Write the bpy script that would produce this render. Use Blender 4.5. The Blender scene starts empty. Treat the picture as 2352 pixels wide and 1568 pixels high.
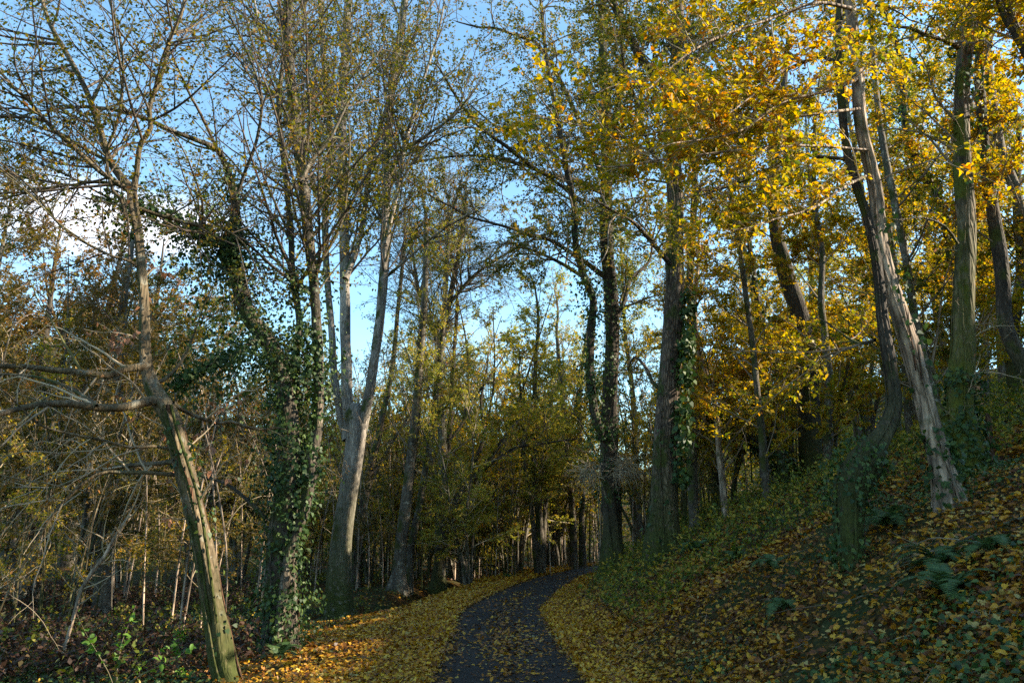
import bpy, math, random
import numpy as np
SC = bpy.context.scene
COL = SC.collection
rad = math.radians
rs = np.random.RandomState

# ------------------------------------------------------------------ camera
PITCH = rad(14.0); CAMH = 1.7; FPX = 1784.0
cp, sp = math.cos(PITCH), math.sin(PITCH)

def ray(px, py):
    a = (px - 1176.0) / FPX; b = -(py - 784.0) / FPX
    return np.array([a, cp - b * sp, sp + b * cp])

def at(px, py, Y):
    """world point seen at (px, py), Y metres ahead"""
    d = ray(px, py)
    t = Y / d[1]
    return np.array([0, 0, CAMH]) + d * t

cam = bpy.data.cameras.new('camera'); camo = bpy.data.objects.new('camera', cam)
COL.objects.link(camo); camo.location = (0, 0, CAMH); camo.rotation_euler = (math.pi / 2 + PITCH, 0, 0)
cam.lens = 36.0 * FPX / 2352.0; cam.sensor_width = 36.0; cam.clip_start = 0.05; cam.clip_end = 2000
SC.camera = camo

# ------------------------------------------------------------------ terrain
def sstep(x, a, b):
    t = np.clip((x - a) / (b - a), 0, 1); return t * t * (3 - 2 * t)

CY = np.array([-30, 0, 6, 9.8, 13.3, 19, 25, 33, 43, 52, 62, 80, 110.])
CX = np.array([-1.2, -.2, 0, -.02, -.12, -.28, .45, 1.75, 4.4, 8.0, 14., 30, 68.])
ROADW = 1.02
def road_cx(y): return np.interp(y, CY, CX)
_yy = np.linspace(-30, 110, 1401)
_k = np.exp(-np.linspace(-2.2, 2.2, 61) ** 2); _k /= _k.sum()
_cc = np.convolve(np.pad(np.interp(_yy, CY, CX), 30, mode='edge'), _k, 'valid')
def road_cx(y): return np.interp(y, _yy, _cc)
def road_hw(y):
    g = np.gradient(_cc, _yy); s = np.interp(y, _yy, g)
    return ROADW * np.sqrt(1 + s * s)

def wob(x, y, f, s):
    r = rs(s); v = 0
    for k in range(5):
        a = r.rand() * 6.28; ff = f * (0.7 + 1.2 * r.rand())
        v = v + np.sin(ff * (x * math.cos(a) + y * math.sin(a)) + r.rand() * 6.28)
    return v / 5

def ground_z(x, y):
    x = np.asarray(x, float); y = np.asarray(y, float)
    d = x - road_cx(y) - road_hw(y)              # right of the road
    e = -(x - road_cx(y)) - road_hw(y)           # left of the road
    dd = np.maximum(d - .35, 0)
    g = np.where(dd < 3.5, .56 * dd * dd / (dd + .35), .56 * 3.18 + .41 * (dd - 3.5))
    top = 44.8 + 8 * sstep(y, 15, 32)
    g = g + .29 * np.maximum(np.minimum(dd, top) - 20, 0) - .41 * np.maximum(dd - top, 0)
    g = g + sstep(dd, 0.3, 2) * (.12 * wob(x, y, 1.3, 3) + .25 * wob(x, y, .45, 4))
    l = -.22 * sstep(e, .8, 3.6) - .15 * sstep(e, 3.5, 9) + sstep(e, .3, 2) * (.07 * wob(x, y, 1.2, 5) + .12 * wob(x, y, .4, 6))
    # stream gully crossing behind the left verge
    gx = road_cx(y) - road_hw(y) - 2.9 - .05 * np.abs(y - 26)
    l = l - .55 * np.exp(-((x - gx) / .7) ** 2) * sstep(y, 18, 23) * (1 - sstep(y, 44, 54))
    l = l + .14 * np.maximum(e - 32, 0)          # far valley side
    z = np.where(d > 0, g, np.where(e > 0, l, 0.0))
    back = .10 * np.maximum(y - 75, 0)
    return z + back * (1 - sstep(d, -2, 0) * 0)

def hit(px, py, off=0.0):
    """first point of the ground seen at a pixel"""
    d = ray(px, py); o = np.array([0, 0, CAMH])
    t = np.linspace(2.0, 120, 6000)
    P = o + d * t[:, None]
    m = P[:, 2] < ground_z(P[:, 0], P[:, 1]) + off
    i = int(np.argmax(m)) if m.any() else len(t) - 1
    return P[i]

# ------------------------------------------------------------------ mesh helpers
def link(o, parent=None):
    COL.objects.link(o)
    if parent is not None: o.parent = parent
    return o

def mesh_from(name, V, counts, idx, mats=None, smooth=True, midx=None, attr=None):
    me = bpy.data.meshes.new(name)
    V = np.ascontiguousarray(V, np.float32); counts = np.asarray(counts, np.int32); idx = np.asarray(idx, np.int32)
    me.vertices.add(len(V)); me.vertices.foreach_set('co', V.ravel())
    me.loops.add(len(idx)); me.loops.foreach_set('vertex_index', idx)
    st = np.concatenate([[0], np.cumsum(counts)[:-1]]).astype(np.int32) if len(counts) else np.zeros(0, np.int32)
    me.polygons.add(len(counts)); me.polygons.foreach_set('loop_start', st); me.polygons.foreach_set('loop_total', counts)
    if smooth: me.polygons.foreach_set('use_smooth', np.ones(len(counts), bool))
    for m in (mats or []): me.materials.append(m)
    if midx is not None: me.polygons.foreach_set('material_index', np.asarray(midx, np.int32))
    if attr is not None:
        a = me.attributes.new('tone', 'FLOAT', 'POINT'); a.data.foreach_set('value', np.asarray(attr, np.float32))
    me.update(calc_edges=True)
    return me

class Geo:
    def __init__(s): s.V = []; s.C = []; s.I = []; s.n = 0; s.A = []
    def add(s, V, C, I, A=None):
        if len(V) == 0: return
        s.V.append(V); s.C.append(C); s.I.append(np.asarray(I) + s.n); s.n += len(V)
        s.A.append(np.zeros(len(V)) if A is None else A)
    def obj(s, name, mats, parent=None, smooth=True, attr=False):
        if not s.V: return None
        if not isinstance(mats, (list, tuple)): mats = [mats]
        me = mesh_from(name, np.concatenate(s.V), np.concatenate(s.C), np.concatenate(s.I), mats, smooth,
                       attr=np.concatenate(s.A) if attr else None)
        return link(bpy.data.objects.new(name, me), parent)

def norm(v): return v / np.maximum(np.linalg.norm(v, axis=-1, keepdims=True), 1e-9)

def tubes(P, R, sides):
    """P (B,N,3), R (B,N): batch of tapering tubes, pointed at the end"""
    B, N, _ = P.shape
    T = np.gradient(P, axis=1); T = norm(T)
    ref = np.where(np.abs(T.mean(1)[:, 2:3]) > .9, np.array([[1., 0, 0]]), np.array([[0, 0, 1.]]))[:, None, :]
    U = norm(np.cross(T, ref)); W = np.cross(T, U)
    a = np.linspace(0, 2 * np.pi, sides, endpoint=False)
    ring = U[:, :, None, :] * np.cos(a)[None, None, :, None] + W[:, :, None, :] * np.sin(a)[None, None, :, None]
    V = (P[:, :, None, :] + ring * R[:, :, None, None]).reshape(-1, 3)
    k = np.arange(sides); k2 = (k + 1) % sides
    q = np.stack([k, k2, k2 + sides, k + sides], 1)                     # (s,4)
    rows = (np.arange(N - 1) * sides)[:, None, None] + q[None]
    al = (np.arange(B) * N * sides)[:, None, None, None] + rows[None]
    I = al.reshape(-1)
    return V, np.full(len(I) // 4, 4), I

def catmull(P, step):
    P = np.asarray(P, float)
    Q = np.vstack([2 * P[0] - P[1], P, 2 * P[-1] - P[-2]])
    out = []
    for i in range(1, len(Q) - 2):
        L = np.linalg.norm(Q[i + 1][:3] - Q[i][:3]); n = max(2, int(L / step))
        t = np.linspace(0, 1, n, endpoint=False)[:, None]
        p0, p1, p2, p3 = Q[i - 1], Q[i], Q[i + 1], Q[i + 2]
        out.append(.5 * ((2 * p1) + (-p0 + p2) * t + (2 * p0 - 5 * p1 + 4 * p2 - p3) * t ** 2 + (-p0 + 3 * p1 - 3 * p2 + p3) * t ** 3))
    out.append(Q[-2][None])
    return np.vstack(out)

def trunk_tube(geo, path, sides=14, flute=.06, knots=.05, seed=0, flare=0.0, flip=None, rough=0.0):
    """path (N,4) x,y,z,r: one trunk with fluting and lumps"""
    P = path[:, :3]; R = path[:, 3].copy(); N = len(P)
    T = norm(np.gradient(P, axis=0))
    U = np.zeros((N, 3)); u = norm(np.cross(T[0], [0, 1, .2]))
    for i in range(N):
        u = u - T[i] * (u @ T[i]); u = u / max(np.linalg.norm(u), 1e-9); U[i] = u
    W = np.cross(T, U)
    s = np.concatenate([[0], np.cumsum(np.linalg.norm(np.diff(P, axis=0), axis=1))])
    a = np.linspace(0, 2 * np.pi, sides, endpoint=False)
    r = rs(seed)
    D = np.zeros((N, sides))
    for k in range(6):
        m = r.randint(2, 6); f = r.uniform(.3, 1.6); ph = r.rand() * 6.28
        D += np.sin(m * a[None] + f * s[:, None] + ph) * flute / 2
    sc0 = max(R[0], .03)
    for k in range(8):
        m = r.randint(1, 5); f = r.uniform(.35, 1.3) / sc0; ph = r.rand() * 6.28
        D += np.sin(m * a[None] + f * s[:, None] + ph) * knots / 4
    if rough: D += r.randn(N, sides) * rough
    if flare > 0:
        fl = np.exp(-s / (sc0 * 1.6)) * flare
        nr = r.randint(4, 6); ph = r.rand() * 6
        D += fl[:, None] * (.75 + .65 * np.sin(nr * a[None] + ph) + .3 * np.sin((nr + 3) * a[None]))
    R = R / (1 + .9 * (flute + knots))
    D = np.clip(D, -.45, 3)
    rr = R[:, None] * (1 + D)
    V = P[:, None] + (U[:, None] * np.cos(a)[None, :, None] + W[:, None] * np.sin(a)[None, :, None]) * rr[..., None]
    k = np.arange(sides); k2 = (k + 1) % sides
    q = np.stack([k, k2, k2 + sides, k + sides], 1)
    I = ((np.arange(N - 1) * sides)[:, None, None] + q[None]).reshape(-1)
    tone = np.repeat(P[:, 2] - ground_z(P[:, 0], P[:, 1]), sides)
    geo.add(V.reshape(-1, 3), np.full(len(I) // 4, 4), I, tone)
    I2 = np.arange(sides) + (N - 1) * sides
    geo.add(V.reshape(-1, 3)[I2], [sides], np.arange(sides), tone[I2])

# leaf templates: x along the leaf, y across, z up
LEAF = (np.array([[0, 0, 0], [.38, .30, .07], [1, 0, -.05], [.38, -.30, .07]]), [4], [0, 1, 2, 3])
LEAF6 = (np.array([[0, 0, 0], [.25, .23, .06], [.62, .24, .11], [1, .05, -.16], [.62, -.25, .03], [.25, -.24, .07], [.5, 0, 0]]),
         [4, 4], [0, 6, 2, 1, 0, 5, 4, 6]) 
LEAF6 = (LEAF6[0], [5, 5], [0, 6, 3, 2, 1, 0, 5, 4, 3, 6])
def _maple():
    pts = []
    for ang, r in [(180, .05), (125, .42), (100, .25), (72, .62), (50, .33), (22, .68), (0, .9), (-22, .68), (-50, .33), (-72, .62), (-100, .25), (-125, .42)]:
        pts.append([r * math.cos(rad(ang)) * .75 + .3, r * math.sin(rad(ang)) * .8, .10 * r * r * (1 if abs(ang) > 30 else -.4)])
    return np.array(pts), [12], list(range(12))
MAPLE = _maple()
IVYL = (np.array([[0, 0, 0], [-.05, .36, .02], [.38, .42, .05], [1, 0, -.08], [.38, -.42, .05], [-.05, -.36, .02]]), [6], [0, 5, 4, 3, 2, 1])

def leaves(geo, pos, dirs, nrm, size, tpl=LEAF):
    """one leaf per row: axis along dirs, face along nrm"""
    n = len(pos)
    if n == 0: return
    d = norm(dirs); s = norm(np.cross(nrm, d)); u = np.cross(d, s)
    T, C, I = tpl
    V = pos[:, None] + (d[:, None] * T[None, :, 0:1] + s[:, None] * T[None, :, 1:2] + u[:, None] * T[None, :, 2:3]) * size[:, None, None]
    k = len(T)
    geo.add(V.reshape(-1, 3), np.tile(C, n), (np.arange(n)[:, None] * k + np.array(I)[None]).reshape(-1))

# ------------------------------------------------------------------ branching
def grow(S, D, L, R0, n, wander, trop, r, rend=.25):
    B = len(S); P = np.zeros((B, n, 3)); P[:, 0] = S; d = norm(D)
    for i in range(1, n):
        d = norm(d + wander * r.randn(B, 3) + np.array([0, 0, 1.]) * np.asarray(trop).reshape(-1, 1))
        P[:, i] = P[:, i - 1] + d * (L / (n - 1))[:, None]
    t = np.linspace(0, 1, n)[None]
    return P, R0[:, None] * (1 - (1 - rend) * t)

def spawn(P, R, count, r, t0=.15, t1=1., ang=(35, 65), flat=0.0, wt=None, bias=None):
    """count children spread over the parents (B,N,3)"""
    B, N, _ = P.shape
    L = np.linalg.norm(np.diff(P, axis=1), axis=2).sum(1)
    w = L if wt is None else wt
    pi = r.choice(B, size=count, p=w / w.sum())
    t = t0 + (t1 - t0) * r.rand(count)
    f = t * (N - 1); i = np.minimum(f.astype(int), N - 2); f = f - i
    S = P[pi, i] * (1 - f)[:, None] + P[pi, i + 1] * f[:, None]
    T = norm(P[pi, i + 1] - P[pi, i]); Rr = R[pi, i] * (1 - f) + R[pi, i + 1] * f
    q = r.randn(count, 3); q[:, 2] *= (1 - flat)
    if bias is not None: q = q + np.asarray(bias)[None]
    q = norm(q - T * (q * T).sum(1, keepdims=True))
    a = np.radians(r.uniform(ang[0], ang[1], count))[:, None]
    D = T * np.cos(a) + q * np.sin(a)
    return S, D, t, Rr, L[pi]

_az, _el = rad(88), rad(28)
SDIR = np.array([math.sin(_az) * math.cos(_el), math.cos(_az) * math.cos(_el), math.sin(_el)])
SUN_GAPS = []  # corridors carved through leaves and twigs so sun reaches chosen spots
def in_sun_gap(S):
    k = np.zeros(len(S), bool)
    for p, rr, s0 in SUN_GAPS:
        v = S - p; t = v @ SDIR; q = np.linalg.norm(v - t[:, None] * SDIR, axis=1)
        k |= (t > s0) & (q < rr)
    return k
def leaf_on(geo, P, count, size, r, tpl=LEAF, t0=.1, droop=.25, spread=.02, face_up=.8, keep=None):
    S, D, t, Rr, L = spawn(P, np.zeros(P.shape[:2]), count, r, t0, 1.0, (25, 75), flat=.5)
    if keep is not None:
        k = keep(S, r); S, D = S[k], D[k]
    k = ~in_sun_gap(S); S, D = S[k], D[k]
    n = len(S)
    if n == 0: return
    S = S + r.randn(n, 3) * spread
    D = D + np.array([0, 0, -droop]) + .25 * r.randn(n, 3)
    Nn = r.randn(n, 3) * .55 + np.array([0, 0, face_up])
    sz = size * r.uniform(.45, 1.35, n)
    leaves(geo, S, D, Nn, sz, tpl)

# ------------------------------------------------------------------ materials
def newmat(name):
    m = bpy.data.materials.new(name); m.use_nodes = True
    nt = m.node_tree; nt.nodes.clear()
    out = nt.nodes.new('ShaderNodeOutputMaterial')
    return m, nt, out
def N(nt, t, **kw):
    n = nt.nodes.new(t)
    for k, v in kw.items():
        if k.startswith('i_'):
            n.inputs[k[2:].replace('_', ' ')].default_value = v
        else: setattr(n, k, v)
    return n
def ramp(nt, fac, stops, interp='LINEAR'):
    n = nt.nodes.new('ShaderNodeValToRGB'); n.color_ramp.interpolation = interp
    e = n.color_ramp.elements
    while len(e) < len(stops): e.new(.5)
    for k, (p, c) in enumerate(stops):
        e[k].position = p; e[k].color = (c[0], c[1], c[2], 1)
    nt.links.new(fac, n.inputs[0]); return n.outputs[0]
def mix(nt, fac, a, b, mode='MIX'):
    n = nt.nodes.new('ShaderNodeMix'); n.data_type = 'RGBA'; n.blend_type = mode
    if isinstance(fac, (int, float)): n.inputs[0].default_value = fac
    else: nt.links.new(fac, n.inputs[0])
    for s, v in ((6, a), (7, b)):
        if isinstance(v, tuple): n.inputs[s].default_value = (*v, 1)
        else: nt.links.new(v, n.inputs[s])
    return n.outputs[2]

def leaf_mat(name, stops, trans=.45, rough=.55, trans_gain=1.0, patch=.35):
    m, nt, out = newmat(name)
    g = N(nt, 'ShaderNodeNewGeometry'); tc = N(nt, 'ShaderNodeTexCoord')
    no = N(nt, 'ShaderNodeTexNoise', i_Scale=.55, i_Detail=2.0)
    nt.links.new(tc.outputs['Object'], no.inputs['Vector'])
    a = N(nt, 'ShaderNodeMath', operation='MULTIPLY_ADD'); a.inputs[1].default_value = patch * 2.4; a.inputs[2].default_value = -patch * 1.2
    nt.links.new(no.outputs['Fac'], a.inputs[0])
    b = N(nt, 'ShaderNodeMath', operation='ADD', use_clamp=True)
    nt.links.new(g.outputs['Random Per Island'], b.inputs[0]); nt.links.new(a.outputs[0], b.inputs[1])
    c = ramp(nt, b.outputs[0], stops)
    p = N(nt, 'ShaderNodeBsdfPrincipled'); p.inputs['Roughness'].default_value = rough
    p.inputs['Specular IOR Level'].default_value = .35
    nt.links.new(c, p.inputs['Base Color'])
    t = N(nt, 'ShaderNodeBsdfTranslucent')
    hsv = N(nt, 'ShaderNodeHueSaturation'); hsv.inputs['Saturation'].default_value = 1.1; hsv.inputs['Value'].default_value = trans_gain
    nt.links.new(c, hsv.inputs['Color']); nt.links.new(hsv.outputs[0], t.inputs[0])
    mx = N(nt, 'ShaderNodeMixShader'); mx.inputs[0].default_value = trans
    nt.links.new(p.outputs[0], mx.inputs[1]); nt.links.new(t.outputs[0], mx.inputs[2])
    nt.links.new(mx.outputs[0], out.inputs[0])
    return m

M_OLIVE = leaf_mat('olive_autumn_leaf', [(0, (.055, .085, .012)), (.35, (.12, .13, .014)), (.7, (.22, .18, .02)), (.93, (.35, .22, .03)), (1, (.25, .10, .03))], .5)
M_OAK = leaf_mat('oak_leaf', [(0, (.06, .10, .015)), (.4, (.14, .16, .02)), (.75, (.28, .22, .03)), (1, (.36, .20, .04))], .45)
M_GOLD = leaf_mat('golden_leaf', [(0, (.11, .15, .018)), (.25, (.30, .28, .03)), (.6, (.54, .39, .045)), (.88, (.68, .40, .06)), (1, (.45, .19, .04))], .55, trans_gain=1.15)
M_BRONZE = leaf_mat('bronze_leaf', [(0, (.12, .09, .02)), (.5, (.24, .15, .03)), (1, (.33, .14, .04))], .4)
M_YG = leaf_mat('yellow_green_leaf', [(0, (.13, .18, .025)), (.4, (.34, .34, .05)), (.8, (.58, .47, .09)), (1, (.56, .34, .06))], .55, trans_gain=1.15)
M_OB = leaf_mat('olive_brown_leaf', [(0, (.05, .06, .012)), (.5, (.15, .12, .02)), (.85, (.26, .17, .03)), (1, (.34, .18, .04))], .45)
M_GREEN = leaf_mat('fresh_green_leaf', [(0, (.07, .17, .02)), (1, (.16, .30, .04))], .4)
M_IVY = leaf_mat('ivy_leaf', [(0, (.018, .045, .012)), (.6, (.04, .085, .02)), (1, (.10, .15, .03))], .22, rough=.55)
M_DRY = leaf_mat('dry_brown_leaf', [(0, (.28, .13, .07)), (1, (.45, .22, .12))], .3)
M_FERN = leaf_mat('fern_leaf', [(0, (.04, .09, .03)), (1, (.09, .15, .045))], .3)
M_LITTER = leaf_mat('fallen_leaf', [(0, (.04, .018, .009)), (.2, (.12, .042, .009)), (.42, (.26, .10, .009)), (.65, (.42, .185, .012)), (.88, (.55, .31, .018)), (1, (.34, .28, .10))], .15, rough=.5, patch=.2)
M_FRESH = leaf_mat('fresh_fallen_leaf', [(0, (.16, .06, .010)), (.25, (.36, .15, .012)), (.6, (.56, .29, .016)), (.9, (.64, .40, .025)), (1, (.45, .35, .10))], .15, rough=.5, patch=.2)
M_BRLEAF = leaf_mat('bracken_leaf', [(0, (.04, .022, .014)), (.7, (.10, .05, .028)), (1, (.06, .09, .02))], .25)
M_GRASS = leaf_mat('grass_blade', [(0, (.03, .07, .02)), (.7, (.07, .12, .03)), (1, (.20, .17, .05))], .3)

def bark_mat(name, c1, c2, scale=1.0, groove=.5, moss=.3, mossc=(.05, .06, .012), lichen=.0, stretch=.18, bump=.6, low_moss=0.0, patchy=1.0):
    m, nt, out = newmat(name)
    tc = N(nt, 'ShaderNodeTexCoord'); mp = N(nt, 'ShaderNodeMapping'); mp.inputs['Scale'].default_value = (1, 1, stretch)
    nt.links.new(tc.outputs['Object'], mp.inputs[0])
    n1 = N(nt, 'ShaderNodeTexNoise', i_Scale=26 * scale, i_Detail=6.0, i_Roughness=.65)
    n2 = N(nt, 'ShaderNodeTexNoise', i_Scale=2.2, i_Detail=4.0)
    n3 = N(nt, 'ShaderNodeTexNoise', i_Scale=7., i_Detail=5.0, i_Roughness=.7)
    vo = N(nt, 'ShaderNodeTexVoronoi', i_Scale=22 * scale); vo.feature = 'DISTANCE_TO_EDGE'
    wn = N(nt, 'ShaderNodeVectorMath', operation='ADD')
    n0 = N(nt, 'ShaderNodeTexNoise', i_Scale=9., i_Detail=2.0)
    nt.links.new(mp.outputs[0], n0.inputs['Vector'])
    ms = N(nt, 'ShaderNodeVectorMath', operation='SCALE'); ms.inputs['Scale'].default_value = .12
    nt.links.new(n0.outputs['Color'], ms.inputs[0]); nt.links.new(mp.outputs[0], wn.inputs[0]); nt.links.new(ms.outputs[0], wn.inputs[1])
    nt.links.new(wn.outputs[0], vo.inputs['Vector'])
    nt.links.new(mp.outputs[0], n1.inputs['Vector'])
    nt.links.new(tc.outputs['Object'], n2.inputs['Vector']); nt.links.new(tc.outputs['Object'], n3.inputs['Vector'])
    col = mix(nt, n1.outputs['Fac'], c1, c2)
    gr = ramp(nt, vo.outputs['Distance'], [(0, (1 - groove,) * 3), (.22, (1, 1, 1))])
    col = mix(nt, 1.0, col, gr, 'MULTIPLY')
    if lichen:
        lf = ramp(nt, n3.outputs['Fac'], [(.56, (0, 0, 0)), (.62, (lichen,) * 3)])
        col = mix(nt, lf, col, (.42, .43, .36))
    n5 = N(nt, 'ShaderNodeTexNoise', i_Scale=3.2 * patchy, i_Detail=4.0, i_Roughness=.6)
    nt.links.new(mp.outputs[0], n5.inputs['Vector'])
    col = mix(nt, 1.0, col, ramp(nt, n5.outputs['Fac'], [(.34, (.36, .35, .33)), (.5, (.80, .79, .77)), (.66, (1.3, 1.26, 1.2))]), 'MULTIPLY')
    # moss in patches
    mf = ramp(nt, n2.outputs['Fac'], [(max(.02, .62 - moss * .35), (0, 0, 0)), (max(.1, .72 - moss * .35), (1, 1, 1))])
    nm = N(nt, 'ShaderNodeNewGeometry'); sx = N(nt, 'ShaderNodeSeparateXYZ'); nt.links.new(nm.outputs['Normal'], sx.inputs[0])
    side = N(nt, 'ShaderNodeMapRange'); side.inputs[1].default_value = .5; side.inputs[2].default_value = -.3
    nt.links.new(sx.outputs[0], side.inputs[0])          # moss keeps to the damp side, away from the sun
    mm = N(nt, 'ShaderNodeMath', operation='MULTIPLY'); nt.links.new(mf, mm.inputs[0]); nt.links.new(side.outputs[0], mm.inputs[1])
    f = mm.outputs[0]
    if low_moss:
        at_ = N(nt, 'ShaderNodeAttribute'); at_.attribute_name = 'tone'
        lr = N(nt, 'ShaderNodeMapRange'); lr.inputs[1].default_value = low_moss * 2.0; lr.inputs[2].default_value = low_moss * .3
        nt.links.new(at_.outputs['Fac'], lr.inputs[0])
        jj = N(nt, 'ShaderNodeMath', operation='MULTIPLY'); nt.links.new(lr.outputs[0], jj.inputs[0])
        lf2 = ramp(nt, n3.outputs['Fac'], [(.30, (0, 0, 0)), (.46, (1, 1, 1))]); nt.links.new(lf2, jj.inputs[1])
        mxx = N(nt, 'ShaderNodeMath', operation='MAXIMUM'); nt.links.new(f, mxx.inputs[0]); nt.links.new(jj.outputs[0], mxx.inputs[1]); f = mxx.outputs[0]
    mc = mix(nt, n1.outputs['Fac'], tuple(x * .45 for x in mossc), tuple(x * 1.5 for x in mossc))
    col = mix(nt, f, col, mc)
    p = N(nt, 'ShaderNodeBsdfPrincipled'); p.inputs['Roughness'].default_value = .85; p.inputs['Specular IOR Level'].default_value = .25
    nt.links.new(col, p.inputs['Base Color'])
    h = N(nt, 'ShaderNodeMath', operation='MULTIPLY_ADD'); h.inputs[1].default_value = .5
    sr = N(nt, 'ShaderNodeMath', operation='MINIMUM'); sr.inputs[1].default_value = .25; nt.links.new(vo.outputs['Distance'], sr.inputs[0])
    s2 = N(nt, 'ShaderNodeMath', operation='MULTIPLY'); s2.inputs[1].default_value = 4 * groove; nt.links.new(sr.outputs[0], s2.inputs[0])
    nt.links.new(n1.outputs['Fac'], h.inputs[0]); nt.links.new(s2.outputs[0], h.inputs[2])
    bp = N(nt, 'ShaderNodeBump'); bp.inputs['Strength'].default_value = bump; bp.inputs['Distance'].default_value = .03
    nt.links.new(h.outputs[0], bp.inputs['Height']); nt.links.new(bp.outputs[0], p.inputs['Normal'])
    nt.links.new(p.outputs[0], out.inputs[0])
    return m
B_TORN = bark_mat('torn_mossy_bark', (.07, .05, .035), (.34, .26, .19), .5, .6, .5, lichen=.2, stretch=.2, bump=1.0, patchy=2.0, low_moss=2.6, mossc=(.09, .10, .012))
B_GREY = bark_mat('grey_lichen_bark', (.08, .068, .05), (.23, .20, .155), 1.0, .35, .35, lichen=.6, stretch=.25)
B_POP = bark_mat('pale_fissured_bark', (.20, .175, .15), (.52, .46, .39), .9, .45, .30, lichen=.3, stretch=.16, bump=.8, low_moss=2.2)
B_OAK = bark_mat('ridged_oak_bark', (.09, .065, .045), (.34, .25, .18), .75, .75, .35, stretch=.2, bump=1.0, low_moss=1.2)
B_PEEL = bark_mat('peeling_bark', (.22, .15, .11), (.80, .63, .48), .45, .6, .2, lichen=.25, stretch=.2, bump=1.0, patchy=2.2)
B_HORN = bark_mat('hornbeam_bark', (.10, .075, .045), (.29, .225, .135), .9, .4, .45, lichen=.35, stretch=.2, bump=.7, low_moss=.8)
B_DARK = bark_mat('mossy_dark_bark', (.045, .038, .03), (.15, .12, .09), 1.0, .55, .25, stretch=.25, low_moss=1.0)
B_MID = bark_mat('brown_grey_bark', (.07, .058, .042), (.22, .185, .14), 1.0, .5, .45, lichen=.25, stretch=.22)
B_HOLLOW = bark_mat('bare_reddish_wood', (.07, .035, .02), (.30, .16, .09), .8, .6, 0.0, stretch=.08, bump=1.0)
def twig_mat(name, c1, c2, moss=(.10, .10, .03)):
    m, nt, out = newmat(name)
    g = N(nt, 'ShaderNodeNewGeometry')
    c = ramp(nt, g.outputs['Random Per Island'], [(0, c1), (.8, c2), (1, moss)])
    p = N(nt, 'ShaderNodeBsdfPrincipled'); p.inputs['Roughness'].default_value = .7; p.inputs['Specular IOR Level'].default_value = .3
    nt.links.new(c, p.inputs['Base Color']); nt.links.new(p.outputs[0], out.inputs[0]); return m
W_TWIG = twig_mat('twig_wood', (.10, .075, .05), (.26, .20, .14))
W_BRUSH = twig_mat('brush_wood', (.06, .045, .03), (.34, .27, .17))
W_PALE = twig_mat('pale_twig_wood', (.26, .20, .13), (.50, .40, .27))  # pale copy standing in for sunlit twigs, also bleached dead wood
W_DARK = twig_mat('dark_twig_wood', (.05, .038, .028), (.13, .10, .075))  # dark copy: shade put into the colour of crown twigs against the sky

# ground
def ground_mat():
    m, nt, out = newmat('woodland_floor')
    tc = N(nt, 'ShaderNodeTexCoord')
    v = N(nt, 'ShaderNodeTexVoronoi', i_Scale=22.); v.feature = 'F1'
    nt.links.new(tc.outputs['Object'], v.inputs['Vector'])
    n = N(nt, 'ShaderNodeTexNoise', i_Scale=.6, i_Detail=5.0); nt.links.new(tc.outputs['Object'], n.inputs['Vector'])
    n2 = N(nt, 'ShaderNodeTexNoise', i_Scale=30., i_Detail=4.0); nt.links.new(tc.outputs['Object'], n2.inputs['Vector'])
    sx = N(nt, 'ShaderNodeSeparateColor'); nt.links.new(v.outputs['Color'], sx.inputs[0])
    lc = ramp(nt, sx.outputs[0], [(0, (.012, .008, .005)), (.3, (.035, .018, .007)), (.6, (.07, .034, .009)), (.85, (.14, .07, .012)), (1, (.05, .025, .01))])
    gc = ramp(nt, n2.outputs['Fac'], [(.3, (.012, .018, .007)), (.7, (.05, .065, .02))])
    f = ramp(nt, n.outputs['Fac'], [(.42, (0, 0, 0)), (.6, (1, 1, 1))])
    col = mix(nt, f, lc, gc)
    p = N(nt, 'ShaderNodeBsdfPrincipled'); p.inputs['Roughness'].default_value = .95; p.inputs['Specular IOR Level'].default_value = .1
    nt.links.new(col, p.inputs['Base Color'])
    bp = N(nt, 'ShaderNodeBump'); bp.inputs['Strength'].default_value = .8; bp.inputs['Distance'].default_value = .05
    nt.links.new(sx.outputs[1], bp.inputs['Height']); nt.links.new(bp.outputs[0], p.inputs['Normal'])
    nt.links.new(p.outputs[0], out.inputs[0]); return m
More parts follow.
